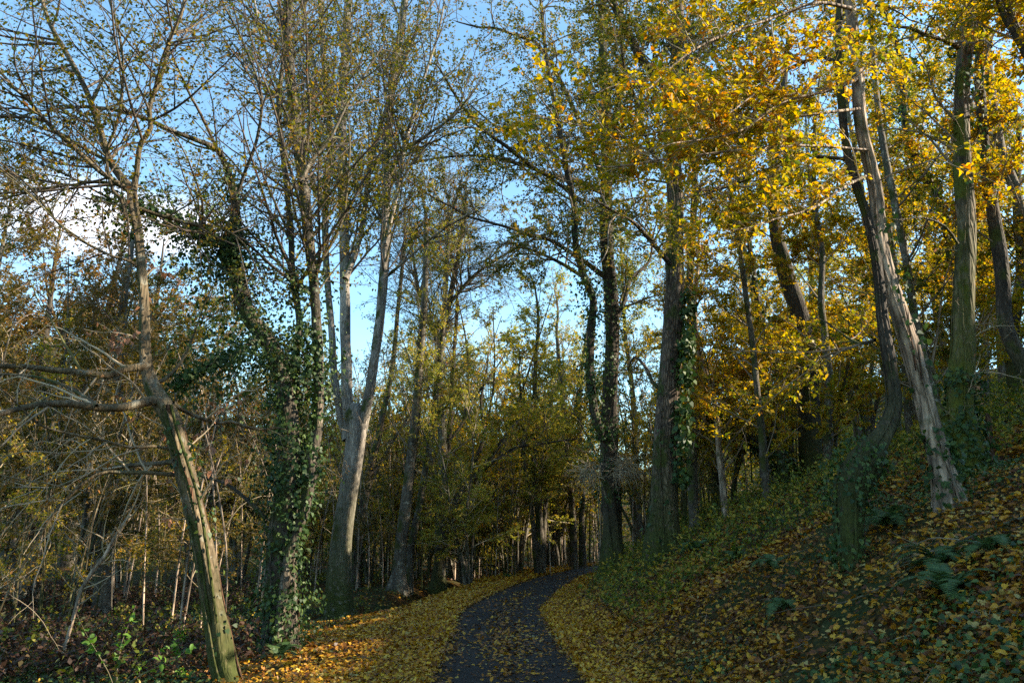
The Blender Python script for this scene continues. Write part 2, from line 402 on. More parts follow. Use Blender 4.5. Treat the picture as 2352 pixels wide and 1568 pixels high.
def road_mat():
    m, nt, out = newmat('worn_asphalt')
    tc = N(nt, 'ShaderNodeTexCoord')
    n = N(nt, 'ShaderNodeTexNoise', i_Scale=1.1, i_Detail=4.0); nt.links.new(tc.outputs['Object'], n.inputs['Vector'])
    n2 = N(nt, 'ShaderNodeTexNoise', i_Scale=160., i_Detail=2.0); nt.links.new(tc.outputs['Object'], n2.inputs['Vector'])
    v = N(nt, 'ShaderNodeTexVoronoi', i_Scale=90.); nt.links.new(tc.outputs['Object'], v.inputs['Vector'])
    c = ramp(nt, n.outputs['Fac'], [(.3, (.020, .017, .014)), (.7, (.036, .031, .026))])
    sx = N(nt, 'ShaderNodeSeparateColor'); nt.links.new(v.outputs['Color'], sx.inputs[0])
    gr = ramp(nt, sx.outputs[0], [(0, (.6, .6, .6)), (.8, (1.1, 1.1, 1.1)), (1, (1.45, 1.4, 1.4))])
    c = mix(nt, 1.0, c, gr, 'MULTIPLY')
    ta = N(nt, 'ShaderNodeAttribute'); ta.attribute_name = 'tone'
    n4 = N(nt, 'ShaderNodeTexNoise', i_Scale=2.5, i_Detail=5.0); nt.links.new(tc.outputs['Object'], n4.inputs['Vector'])
    ad = N(nt, 'ShaderNodeMath', operation='MULTIPLY_ADD'); ad.inputs[1].default_value = .5; nt.links.new(n4.outputs['Fac'], ad.inputs[0]); nt.links.new(ta.outputs['Fac'], ad.inputs[2])
    mud = ramp(nt, ad.outputs[0], [(.26, (.75, .75, .75)), (.46, (0, 0, 0)), (1.0, (0, 0, 0))]); md2 = ramp(nt, ad.outputs[0], [(.98, (0, 0, 0)), (1.0, (.0, .0, .0))])
    c = mix(nt, mud, c, (.035, .022, .012))
    ed = N(nt, 'ShaderNodeMapRange'); ed.inputs[1].default_value = .95; ed.inputs[2].default_value = 1.2; nt.links.new(ad.outputs[0], ed.inputs[0])
    c = mix(nt, ed.outputs[0], c, (.045, .028, .012))
    p = N(nt, 'ShaderNodeBsdfPrincipled'); p.inputs['Roughness'].default_value = .85; p.inputs['Specular IOR Level'].default_value = .2
    nt.links.new(c, p.inputs['Base Color'])
    bp = N(nt, 'ShaderNodeBump'); bp.inputs['Strength'].default_value = .35; bp.inputs['Distance'].default_value = .01
    nt.links.new(n2.outputs['Fac'], bp.inputs['Height']); nt.links.new(bp.outputs[0], p.inputs['Normal'])
    nt.links.new(p.outputs[0], out.inputs[0]); return m

def tag(o, label=None, cat=None, group=None, kind=None):
    if label: o['label'] = label
    if cat: o['category'] = cat
    if group: o['group'] = group
    if kind: o['kind'] = kind
    return o
def root_at(name, p):
    """an Empty standing at the base; children are written in world coordinates"""
    o = bpy.data.objects.new(name, None); o.empty_display_size = .3
    o.location = [float(v) for v in p]; COL.objects.link(o)
    return o
def adopt(child, root):
    if child is None: return None
    child.data.transform(__import__('mathutils').Matrix.Translation(-root.location))
    child.parent = root
    return child

# ------------------------------------------------------------------ ground and road
def build_ground():
    def axis(lo, hi, near_lo, near_hi, dn, df):
        a = [near_lo]
        s = dn
        while a[0] > lo: s *= 1.10; a.insert(0, a[0] - s)
        s = dn
        b = list(np.arange(near_lo + dn, near_hi, dn))
        a += b
        while a[-1] < hi: s *= 1.07; a.append(a[-1] + s)
        return np.array(a)
    xs = axis(-320, 320, -9, 14, .12, 1); ys = axis(-60, 420, 0, 34, .16, 1)
    X, Y = np.meshgrid(xs, ys); Z = ground_z(X, Y)
    Z = Z + .015 * np.sin(X * 9 + Y * 3) * np.cos(Y * 7 - X * 2)
    inroad = np.abs(X - road_cx(Y)) < road_hw(Y) + .10
    Z = np.where(inroad, Z - .05, Z)
    V = np.stack([X, Y, Z], -1).reshape(-1, 3)
    ny, nx = X.shape; i = np.arange(ny - 1)[:, None] * nx + np.arange(nx - 1)[None]
    I = np.stack([i, i + 1, i + nx + 1, i + nx], -1).reshape(-1)
    g = Geo(); g.add(V, np.full(len(I) // 4, 4), I)
    o = g.obj('ground', ground_mat()); tag(o, kind='structure')
    # the lane: a slightly cambered sheet
    ys = np.concatenate([np.arange(-12, 45, .25), np.arange(45, 100, .7)])
    u = np.linspace(-1, 1, 13); r = rs(2)
    edge = .05 * r.randn(len(ys), 2)
    cx = road_cx(ys)[:, None]; hw = road_hw(ys)[:, None] + np.interp(np.arange(len(ys)), np.arange(len(ys)), edge[:, 0])[:, None] * .6
    X = cx + hw * u[None]; Yy = np.repeat(ys[:, None], 13, 1); Z = .02 * (1 - u[None] ** 2) + .004 + 0 * X - .03 * (np.abs(u[None]) > .99)
    Z = Z + .10 * np.maximum(Yy - 75, 0)
    V = np.stack([X, Yy, Z], -1).reshape(-1, 3); i = np.arange(len(ys) - 1)[:, None] * 13 + np.arange(12)[None]
    I = np.stack([i, i + 1, i + 14, i + 13], -1).reshape(-1)
    g = Geo(); g.add(V, np.full(len(I) // 4, 4), I, np.tile(np.abs(u), len(ys))); o = g.obj('road', road_mat(), attr=True); tag(o, kind='structure')
build_ground()

# ------------------------------------------------------------------ trees
def pixpath(pts, Y, dY=0.0, step=.12, wig=0.0, seed=0):
    """pts: (px, py, width px) seen from the camera; Y forward distance, drifting by dY along the path"""
    out = []
    n = len(pts)
    for k, p in enumerate(pts):
        y = Y + dY * k / max(1, n - 1)
        q = at(p[0], p[1], y)
        dist = np.linalg.norm(q - [0, 0, CAMH]) * (cp if False else 1)
        depth = y * cp + (q[2] - CAMH) * sp
        out.append([*q, p[2] * .5 * depth / FPX])
    c = catmull(out, step)
    c[:, 3] = np.maximum(c[:, 3], .003)
    if wig:
        r = rs(seed + 5); s = np.arange(len(c)) * step
        for k in range(4):
            c[:, 0] += wig * np.sin(s * r.uniform(.8, 3) + r.rand() * 6) * np.minimum(1, s / 1)
            c[:, 1] += wig * np.sin(s * r.uniform(.8, 3) + r.rand() * 6) * np.minimum(1, s / 1)
    return c

def extend(c, h, lean=None, seed=0, rend=.35):
    """grow a path on beyond its traced end by h metres"""
    r = rs(seed); d = norm(c[-1, :3] - c[-6, :3]); n = max(3, int(h / .25)); out = []
    p = c[-1, :3].copy(); r0 = c[-1, 3]
    for k in range(1, n + 1):
        d = norm(d + .07 * r.randn(3) + np.array([0, 0, .03])); p = p + d * (h / n)
        out.append([*p, r0 * (1 - (1 - rend) * k / n)])
    return np.vstack([c, out])

def as_batch(paths, n=24):
    P = np.zeros((len(paths), n, 3)); R = np.zeros((len(paths), n))
    for k, c in enumerate(paths):
        t = np.linspace(0, len(c) - 1, n); i = np.arange(len(c))
        for j in range(3): P[k, :, j] = np.interp(t, i, c[:, j])
        R[k] = np.interp(t, i, c[:, 3])
    return P, R

NLEAF = [0]
def crown(axes, seed, n1=40, len1=2.5, n2=6, len2=.45, n3=5, len3=.4, nleaf=20000, leaf=.06, zmin=2.0, trop=.02, ang1=(35, 70),
          flat=.3, wander=.14, t0=.1, droop=.25, tpl=LEAF, wood=None, keep=None, lk=None, r1=None, bare=0.0, face_up=.8, twigs_only=False, bias=None, rmin=.0016):
    """axes: paths that carry branches. Returns (twig geo, leaf geo)"""
    r = rs(seed); gw = Geo(); gl = Geo()
    P0, R0 = as_batch(axes)
    S, D, t, Rr, L = spawn(P0, R0, n1 * 3, r, t0, 1., ang1, flat=flat * .5, bias=bias)
    k = S[:, 2] > zmin
    if keep is not None: k &= keep(S)
    S, D, t, Rr = S[k][:n1], D[k][:n1], t[k][:n1], Rr[k][:n1]
    if len(S) == 0: return gw, gl
    D = norm(D + np.array([0, 0, .12]))
    L1 = len1 * (1 - .45 * t) * r.uniform(.5, 1.25, len(S)); R1 = np.minimum(Rr * .55, L1 * .011 + .002)
    P1, RR1 = grow(S, D, L1, R1, 11, wander, trop, r)
    k = ~(in_sun_gap(P1[:, 4]) | in_sun_gap(P1[:, 8])); P1, RR1 = P1[k], RR1[k]
    gw.add(*tubes(P1, RR1, 5))
    m2 = int(len(P1) * n2)
    S, D, t, Rr, L = spawn(P1, RR1, m2, r, .12, 1, (30, 65), flat=flat)
    L2 = L * len2 * (1.1 - .7 * t) * r.uniform(.5, 1.3, m2); R2 = np.maximum(np.minimum(Rr * .6, L2 * .009 + .001), rmin)
    P2, RR2 = grow(S, D, L2, R2, 7, wander * 1.1, trop * .6, r)
    k = ~in_sun_gap(P2[:, 3]); P2, RR2 = P2[k], RR2[k]
    gw.add(*tubes(P2, RR2, 4))
    m3 = int(len(P2) * n3)
    S, D, t, Rr, L = spawn(P2, RR2, m3, r, .1, 1, (25, 60), flat=flat)
    L3 = np.clip(L * len3, .12, .9) * r.uniform(.5, 1.4, m3); R3 = np.full(m3, rmin)
    P3, RR3 = grow(S, D, L3, R3, 4, wander * 1.2, 0, r, .5)
    k = ~in_sun_gap(P3[:, 2]); P3, RR3 = P3[k], RR3[k]
    gw.add(*tubes(P3, RR3, 3))
    if nleaf:
        if lk is None:
            f = lambda S, r: np.ones(len(S), bool)
        else: f = lk
        if bare > 0:
            cx = r.uniform(-9, 9, 3)
            f0 = f
            f = lambda S, r: f0(S, r) & ((np.sin(S[:, 0] * 1.9 + cx[0]) + np.sin(S[:, 2] * 2.1 + cx[1]) + np.sin(S[:, 1] * 1.7 + cx[2])) / 3 + .35 * r.randn(len(S)) > -1 + 1.3 * bare)
        leaf_on(gl, P3, int(nleaf * .72), leaf, r, tpl, .1, droop, keep=f, face_up=face_up)
        leaf_on(gl, P2, int(nleaf * .28), leaf, r, tpl, .35, droop, keep=f, face_up=face_up)
        NLEAF[0] += nleaf
    return gw, gl

def ivy_on(paths, seed, count, reach=.18, size=.075, zr=(0, 99), g=None):
    """ivy leaves round stems: clumps standing off the bark"""
    r = rs(seed); g = g or Geo()
    P, R = as_batch(paths, 60)
    S, D, t, Rr, L = spawn(P, R, count, r, 0, 1, (80, 100))
    out = norm(D); cl = (np.sin(S[:, 2] * 3.1 + seed) + np.sin(S[:, 2] * 7.3 + S[:, 0] * 6) + np.sin(np.arctan2(out[:, 1], out[:, 0]) * 3 + S[:, 2] * 2)) / 3
    k = (S[:, 2] > zr[0]) & (S[:, 2] < zr[1]) & (cl + .7 * r.rand(len(S)) > .05)
    S, out, Rr, cl = S[k], out[k], Rr[k], cl[k]; n = len(S)
    off = Rr * 1.02 + .01 + reach * r.rand(n) ** 1.8 * (1.1 + cl)
    S = S + out * off[:, None] + r.randn(n, 3) * .02
    d = norm(np.array([0, 0, -1.]) + .7 * r.randn(n, 3) + .3 * out); nn = out + .45 * r.randn(n, 3) + np.array([0, 0, .35])
    leaves(g, S, d, nn, size * r.uniform(.5, 1.3, n), IVYL)
    return g

def tree(name, label, base, trunks, bark, limbs=(), carry=None, cr=None, leafm=None, twigm=None, ivy=None, group=None, cat='tree',
         sides=14, flare=.5, seed=1, knots=.05, flute=.05, extra_crowns=(), limb_bark=None, crown_name='crown', extra=()):
    root = root_at(name, base); tag(root, label, cat, group)
    for k, c in enumerate(trunks):
        g = Geo(); trunk_tube(g, c, sides, flute, knots, seed + k, flare if k == 0 else 0.0)
        adopt(g.obj('trunk' if k == 0 else 'stem', bark, attr=True), root)
    for k, c in enumerate(limbs):
        g = Geo(); trunk_tube(g, c, max(6, sides // 2), .06, .08, seed + 30 + k)
        adopt(g.obj('limb', limb_bark or bark, attr=True), root)
    gw = Geo(); first = True
    specs = ([dict(cr, mat=leafm)] if cr else []) + list(extra_crowns)
    gws = []
    for k, sp_ in enumerate(specs):
        sp_ = dict(sp_); mat = sp_.pop('mat'); axes = sp_.pop('axes', None); tm = sp_.pop('twig', twigm or W_TWIG); nm = sp_.pop('name', crown_name)
        if axes is None: axes = carry if carry is not None else list(trunks) + list(limbs)
        a, b = crown(axes, seed * 13 + k, **sp_)
        adopt(a.obj('twigs', tm), root)
        adopt(b.obj(nm, mat, smooth=False), root)
    if ivy:
        for q in range(3):
            c0 = trunks[0][2:int(len(trunks[0]) * .55)]
            if len(c0) > 12:
                c = c0.copy(); s_ = np.arange(len(c)) * .12; a = q * 2.1 + .5 * np.sin(s_ * .9 + q) + s_ * .12
                c[:, 0] += c0[:, 3] * np.cos(a) * 1.02; c[:, 1] += c0[:, 3] * np.sin(a) * 1.02; c[:, 3] = np.linspace(.022, .006, len(c))
                g = Geo(); trunk_tube(g, c, 6, .1, .2, q); adopt(g.obj('ivy_stem', B_HOLLOW if q == 0 else bark, attr=True), root)
        for sp_ in (ivy if isinstance(ivy, list) else [ivy]):
            sp_ = dict(sp_); axes = sp_.pop('axes', trunks)
            adopt(ivy_on(axes, seed + 77, **sp_).obj('ivy', M_IVY, smooth=False), root)
    for nm, g, mt in extra:
        adopt(g.obj(nm, mt, smooth=False), root)
    return root

def H(px, py): return hit(px, py)[1]
def foot(c, depth=.35):
    """run a traced path on down into the soil"""
    z = ground_z(c[:, 0], c[:, 1]); k = 0
    while k < len(c) - 3 and c[k, 2] < z[k] - depth: k += 1
    c = c[k:]
    g = float(ground_z(c[0, 0], c[0, 1]))
    if c[0, 2] > g - depth:
        d = norm(c[0, :3] - c[4, :3]); d = norm(d + [0, 0, -1.2]); n = max(1, int((c[0, 2] - g + depth) / .12))
        add = [[*(c[0, :3] + d * .12 * j), c[0, 3]] for j in range(n, 0, -1)]
        c = np.vstack([add, c])
    return c
def base_of(c):
    z = ground_z(c[:, 0], c[:, 1]); k = int(np.argmax(c[:, 2] > z)); return np.array([c[k, 0], c[k, 1], float(z[k])])
def T(pts, Y, dY=0, ext=0, seed=0, step=.12, ft=True, wig=0.0):
    c = pixpath(pts, Y, dY, step, wig, seed)
    if ft: c = foot(c)
    if ext: c = extend(c, ext, seed=seed)
    return c
def Lm(pts, Y, dY=0, ext=0, seed=0, step=.15, wig=.006): return T(pts, Y, dY, ext, seed, step, False, wig)

SUN_GAPS += [(at(800, 1190, 21.9), .8, .8), (at(812, 1080, 21.9), .9, .8), (at(830, 1000, 21.9), .6, .8), (at(1555, 850, 18.5), .8, .6), (at(1555, 1000, 18.5), .8, .6), (at(490, 1400, 10.8), .6, .5), (at(760, 620, 12.9), .4, .6), (at(700, 1180, 12.9), .4, .6), (at(1600, 400, 14), 1.2, 2),
         (at(470, 1250, 10.8), .5, .5), (at(420, 1050, 10.8), .35, .5), (at(2120, 880, 9.5), .7, .3), (at(2060, 680, 9.5), .7, .3), (at(2000, 400, 9.5), .6, .3), (at(2225, 700, 11.6), .6, .4), (at(1150, 1060, 33), .9, 3), (at(1430, 900, 24.5), .7, .9),
         (at(880, 600, 21.9), .5, 1.2), (at(2055, 900, 9.1), .35, .3), (at(1700, 950, 20.), .9, 1.5), (at(100, 1280, 25.), 1.2, 2)]
# ---- the hornbeam with the hollow trunk, close on the left
Y1 = 10.8
t1 = T([(548, 1640, 75.6), (512, 1530, 64.8), (498, 1450, 57.6), (482, 1360, 52.2), (470, 1280, 50.4), (445, 1170, 48.6), (425, 1090, 46.8), (405, 1010, 46.8), (390, 960, 46.8), (352, 895, 43.2), (335, 830, 32.4), (332, 760, 27.9), (331, 690, 26.1), (325, 620, 24.3), (318, 540, 23.4), (308, 480, 22.5), (302, 430, 24.3)], Y1)
YF = Y1
l1 = [Lm([(304, 440, 22), (285, 415, 21), (256, 372, 17), (237, 312, 16), (215, 250, 15), (185, 185, 13), (150, 120, 12), (115, 55, 11), (97, 0, 10), (78, -70, 9)], Y1, .8, 3, 1),
      Lm([(304, 445, 20), (314, 400, 14), (320, 345, 13), (330, 318, 13), (345, 292, 12), (341, 245, 12), (355, 210, 11), (378, 150, 10), (387, 100, 10), (405, 62, 10), (420, 20, 9), (430, -70, 8)], Y1, -.6, 2.5, 2),
      Lm([(303, 448, 15), (285, 430, 14), (230, 395, 12), (170, 340, 11), (120, 295, 10), (85, 255, 9), (60, 225, 9), (30, 200, 8), (0, 165, 7), (-60, 120, 6)], Y1, -1.2, 1, 3),
      Lm([(300, 445, 10), (270, 425, 9), (215, 418, 8), (165, 425, 7), (100, 415, 6), (30, 400, 5), (-30, 380, 4)], Y1, 1.2, .8, 4),
      Lm([(300, 510, 9), (288, 498, 8), (276, 455, 7), (258, 438, 7), (247, 390, 7), (246, 342, 7), (265, 300, 7), (281, 230, 7), (283, 135, 6), (270, 65, 6), (256, 20, 5), (240, -40, 5)], Y1 - .1, -.8, 1, 5),
      Lm([(340, 842, 24), (325, 842, 21), (280, 849, 18), (250, 862, 17), (200, 857, 16), (125, 850, 15), (60, 842, 14), (0, 840, 13), (-80, 830, 11)], Y1, -1.0, 1.5, 6),
      Lm([(362, 915, 30), (345, 920, 26), (320, 927, 23), (280, 936, 22), (225, 936, 21), (160, 927, 19), (90, 930, 17), (30, 942, 15), (0, 950, 14), (-80, 968, 12)], Y1, -1.8, 1.5, 7),
      Lm([(222, 932, 10), (200, 915, 9), (170, 895, 9), (120, 875, 8), (60, 862, 7), (-30, 858, 5)], Y1 - .9, 1.2, .8, 8),
      Lm([(392, 1032, 9), (350, 1024, 8), (300, 1028, 8), (240, 1012, 7), (165, 997, 7), (100, 980, 6), (62, 950, 5), (20, 905, 4)], Y1, -1.5, .8, 9),
      Lm([(402, 1090, 11), (340, 1085, 10), (280, 1084, 9), (225, 1088, 9), (165, 1135, 8), (125, 1182, 7), (75, 1262, 6), (25, 1345, 5)], Y1, -.6, .6, 10),
      Lm([(400, 1060, 12), (360, 1064, 12), (300, 1068, 11), (230, 1082, 10), (180, 1100, 8), (120, 1120, 6), (50, 1118, 4)], Y1, 1.6, .8, 11),
      Lm([(396, 925, 15), (418, 940, 11), (452, 957, 10), (500, 972, 9), (530, 968, 9), (565, 980, 8), (600, 986, 7), (632, 982, 6)], Y1, 1.2, .2, 12),
      Lm([(318, 478, 9), (345, 487, 9), (380, 498, 9), (450, 517, 8), (500, 520, 6), (560, 560, 5), (600, 640, 4)], Y1, .6, .5, 13),
      Lm([(330, 850, 10), (362, 878, 12), (392, 858, 9), (420, 825, 7), (440, 780, 5), (470, 700, 3)], Y1, .8, .5, 14),
      Lm([(322, 620, 9), (300, 600, 8), (262, 590, 7), (200, 560, 7), (140, 520, 6), (70, 430, 5), (0, 372, 4), (-40, 350, 4)], Y1, -1.0, .8, 15)]
up1 = l1[:5] + [l1[12], l1[14]]; low1 = l1[5:12]
holl = Geo(); hp = T([(384, 930, 20), (392, 975, 22), (404, 1020, 26), (418, 1070, 24), (434, 1120, 26), (447, 1180, 22), (458, 1230, 22), (468, 1290, 20), (474, 1340, 14)][::-1], Y1 - .085, ft=False)
hp[:, 3] *= np.linspace(.5, 1, len(hp)) * .9
trunk_tube(holl, hp, 9, .2, .25, 9, rough=.05)
lip = Geo()
for off, w, sd in ((9, 9, 3), (-7, 7, 4)):
    c = T([(384 + off, 930, w), (394 + off, 975, w), (408 + off, 1020, w), (424 + off, 1070, w), (440 + off, 1120, w), (455 + off, 1190, w), (466 + off, 1260, w), (478 + off, 1350, w), (490 + off, 1430, w * .6)][::-1], Y1 - .15, ft=False)
    trunk_tube(lip, c, 8, .15, .2, sd)
scar = Geo(); r = rs(4)
tree('hornbeam', 'leaning hornbeam with hollow split trunk and long limbs reaching left, nearest on the left', base_of(t1), [t1], B_HORN, l1, leafm=M_OLIVE, seed=3, sides=24, knots=.12, flute=.12,
     cr=dict(axes=up1, n1=190, len1=2.7, n2=7, n3=4, nleaf=19000, leaf=.062, zmin=3.5, flat=.5, bare=.2, wander=.07, twig=W_DARK),
     extra_crowns=[dict(axes=low1, mat=M_BRONZE, twig=W_PALE, n1=60, len1=2.1, n2=4, n3=3, nleaf=3000, leaf=.055, zmin=.8, trop=-.055, flat=.2, bias=(-.5, 0, -.3), wander=.13, name='low_leaves', rmin=.0022),
                   dict(axes=[t1[10:60]], mat=M_DRY, twig=W_PALE, n1=9, len1=1.1, n2=4, n3=2, nleaf=260, leaf=.085, zmin=.4, trop=-.01, droop=1.4, name='withered_leaves', rmin=.0022)],
     ivy=dict(axes=[t1[4:60] + np.array([.10, -.06, 0, 0])], count=420, reach=.06, size=.06, zr=(0.1, 3.2)),
     extra=[('hollow', holl, B_HOLLOW), ('bark_lip', lip, B_HORN)], flare=.35)

# ---- ivy-smothered tree behind it
Y2 = H(640, 1500)
t2 = T([(640, 1540, 105), (642, 1480, 85), (645, 1400, 78), (645, 1300, 72), (652, 1200, 66), (662, 1100, 60), (664, 1000, 56), (655, 900, 50), (625, 800, 45), (575, 730, 40), (548, 650, 34), (532, 560, 28), (540, 470, 22), (522, 390, 17)], Y2)
t2b = T([(655, 1330, 24), (664, 1270, 24), (682, 1225, 22), (700, 1165, 26), (715, 1085, 30), (713, 1052, 27), (728, 995, 24), (732, 860, 25), (728, 760, 26), (720, 640, 26), (708, 540, 27), (700, 450, 27), (690, 370, 27), (680, 290, 27), (668, 190, 26), (660, 80, 24), (662, 0, 23), (668, -70, 22)], Y2 - .3, 1.0, 4, 21)
l2 = [Lm([(525, 400, 17), (500, 345, 15), (440, 318, 12), (380, 295, 11), (310, 265, 10), (210, 247, 8), (100, 255, 5), (40, 270, 4)], Y2, -2, .8, 22),
      Lm([(548, 650, 20), (520, 560, 14), (470, 540, 12), (400, 500, 10), (330, 480, 8), (250, 455, 6), (170, 410, 5)], Y2, -2.2, .8, 23),
      Lm([(660, 880, 20), (690, 760, 18), (672, 640, 17), (668, 520, 16), (655, 400, 14), (640, 250, 12), (650, 100, 10), (640, -40, 8)], Y2, .9, 3, 24),
      Lm([(690, 420, 14), (715, 370, 10), (760, 320, 8), (800, 230, 6), (850, 150, 5)], Y2, 1, 1, 25),
      Lm([(535, 480, 12), (560, 400, 9), (590, 320, 8), (600, 220, 7), (560, 100, 6), (520, 20, 5)], Y2, -1, 2, 26),
      Lm([(600, 770, 14), (560, 800, 12), (500, 830, 10), (440, 860, 7)], Y2, -1.4, .4, 27),
      Lm([(610, 1190, 12), (570, 1150, 10), (520, 1110, 8), (470, 1095, 7), (440, 1080, 5)], Y2, .3, .3, 28)]
tree('ivy_clad_tree', 'tree smothered in dark ivy just right of the hollow hornbeam', base_of(t2), [t2, t2b], B_MID, l2, leafm=M_OLIVE, seed=5, sides=18, flare=.3,
     cr=dict(axes=[t2b[40:]] + l2[:5], twig=W_DARK, wander=.08, n1=170, len1=2.9, n2=7, n3=4, nleaf=22000, leaf=.062, zmin=4.5, flat=.25, bare=.25),
     ivy=[dict(axes=[t2], count=8500, reach=.5, size=.06, zr=(2.4, 7.6)), dict(axes=[t2], count=9000, reach=.22, size=.06, zr=(-1, 4)), dict(axes=[t2b[:45]], count=1500, reach=.12, size=.07),
          dict(axes=[l2[1][:9], l2[5], l2[2][:14]], count=8500, reach=.75, size=.06), dict(axes=[l2[1][5:17], t2[-16:]], count=2800, reach=.45, size=.06)])

# ---- pale tree forked into tall stems beside the lane
Y3 = H(775, 1425)
t3 = T([(775, 1460, 88.5), (776, 1400, 66.7), (778, 1320, 55.8), (784, 1240, 50.4), (795, 1160, 47.7), (806, 1090, 46.3), (815, 1030, 47.7), (818, 985, 51.7), (812, 955, 47.7), (816, 938, 40), (818, 926, 22)], Y3)
s3 = [T([(806, 1000, 30), (798, 930, 28.6), (796, 850, 26.6), (793, 750, 25.9), (792, 640, 25.2), (790, 520, 24.5), (787, 400, 23.8), (785, 300, 23.2), (788, 200, 21.8), (795, 100, 20.4), (800, 0, 19), (808, -80, 17.7)], Y3, .6, 5, 31, ft=False),
      T([(828, 1000, 28.6), (842, 930, 25.9), (856, 850, 23.8), (870, 750, 23.2), (880, 650, 22.4), (886, 550, 22.4), (886, 450, 21.8), (888, 350, 21.1), (895, 260, 19.8), (904, 180, 18.4), (918, 90, 17), (930, 0, 15.6), (940, -80, 14.3)], Y3, -.8, 4, 32, ft=False),
      T([(796, 1010, 23.2), (782, 950, 20.4), (768, 860, 18.4), (762, 760, 17), (752, 650, 16.4), (747, 540, 15.6), (750, 430, 15.6), (758, 330, 15), (752, 220, 13.6), (742, 120, 13), (735, 0, 12.2), (730, -80, 11.6)], Y3, 1.5, 4, 33, ft=False)]
l3 = [Lm([(793, 640, 18), (820, 570, 14), (838, 480, 12), (848, 390, 11), (870, 300, 10), (905, 200, 8), (950, 90, 6), (985, 20, 5)], Y3, 1.4, 2, 34),
      Lm([(885, 560, 12), (905, 470, 12), (920, 400, 11), (935, 310, 10), (968, 200, 8), (1000, 100, 6), (1020, 10, 5)], Y3 - .6, -.8, 2, 35),
      Lm([(790, 420, 12), (765, 360, 10), (740, 300, 8), (715, 200, 6), (700, 60, 5)], Y3, -1.5, 2, 36),
      Lm([(887, 420, 10), (925, 350, 8), (980, 310, 7), (1040, 270, 6), (1070, 235, 4)], Y3, -1.6, .8, 37),
      Lm([(790, 320, 12), (760, 240, 10), (722, 150, 8), (700, 60, 7), (690, -40, 6)], Y3, .8, 2, 38),
      Lm([(882, 640, 9), (930, 600, 7), (1000, 540, 6), (1060, 500, 4)], Y3, -1.2, .6, 39),
      Lm([(748, 480, 12), (720, 430, 10), (700, 330, 9), (640, 200, 8), (600, 80, 6), (580, -20, 5)], Y3 + .6, 1.2, 2, 40)]
tree('forked_tree', 'tall pale tree forking into straight grey stems, sunlit patch on its lower trunk', base_of(t3), [t3] + s3, B_POP, l3, leafm=M_OLIVE, seed=7, sides=26, flare=.45, knots=.05,
     cr=dict(axes=[c[25:] for c in s3] + l3, twig=W_DARK, wander=.08, n1=300, len1=3.4, n2=7, n3=4, nleaf=46000, leaf=.085, zmin=6.0, flat=.15, trop=.05, ang1=(20, 50), bare=.2),
     extra_crowns=[dict(axes=[t3, s3[0][:20], s3[1][:20]], mat=M_BRONZE, twig=W_PALE, n1=16, len1=1.8, n2=6, n3=4, nleaf=500, leaf=.06, zmin=2.2, trop=-.02, name='low_leaves', rmin=.0025)])

# ---- mid-distance trees left of the lane
def simple(name, label, pts, Y=None, bark=B_MID, ext=3, seed=1, limbs=(), ivy=None, leafm=M_OLIVE, stems=(), group=None, cat='tree', flare=.35, **cr):
    if Y is None: Y = H(*pts[0][:2])
    c = T(pts, Y, 0, ext, seed); st = [T(p, Y + dy, 0, ext, seed + 3 + k) for k, (p, dy) in enumerate(stems)]
    lb = [Lm(p, Y, dy, .6, seed + 9 + k) for k, (p, dy) in enumerate(limbs)]
    d = dict(n1=40, len1=2.4, n2=6, n3=4, nleaf=12000, leaf=.075, zmin=2.5, flat=.3, bare=.2); d.update(cr)
    iv = None
    if ivy: iv = dict(axes=[c] + st); iv.update(ivy)
    return tree(name, label, base_of(c), [c] + st, bark, lb, leafm=leafm, seed=seed, cr=d, ivy=iv, group=group, cat=cat, flare=flare, sides=12)

simple('ivy_clad_tree', 'thin trunk ringed with bright ivy right behind the pale forked tree',
       [(815, 1345, 29.6), (822, 1260, 23.7), (832, 1180, 20.7), (845, 1100, 19.2), (862, 1030, 16.3), (880, 950, 13.3), (900, 850, 11.8), (915, 700, 10.4), (930, 560, 8.9)], seed=41, ivy=dict(count=2200, reach=.2, zr=(-1, 4)), limbs=[([(845, 1100, 10.4), (875, 1060, 8.1), (905, 1010, 5.9), (940, 950, 4.4)], 1.0)], nleaf=6000)
simple('woodland_tree', 'grey mossy trunk with spreading foot, first tree beyond the pale forked one',
       [(912, 1358, 55.5), (916, 1310, 34), (922, 1250, 31.1), (930, 1180, 29.6), (938, 1110, 26.6), (948, 1020, 23.7), (958, 920, 20.7), (966, 800, 19.2), (975, 680, 16.3), (978, 560, 13.3)], seed=43, bark=B_GREY,
       stems=[([(940, 1350, 22.2), (945, 1250, 17.8), (962, 1170, 17.8), (975, 1090, 16.3), (990, 1000, 14.8), (1005, 880, 13.3), (1020, 720, 11.8), (1030, 560, 9.6)], .8)], nleaf=26000, bare=.15, n1=95, zmin=4.0, len1=3.0, leafm=M_YG)
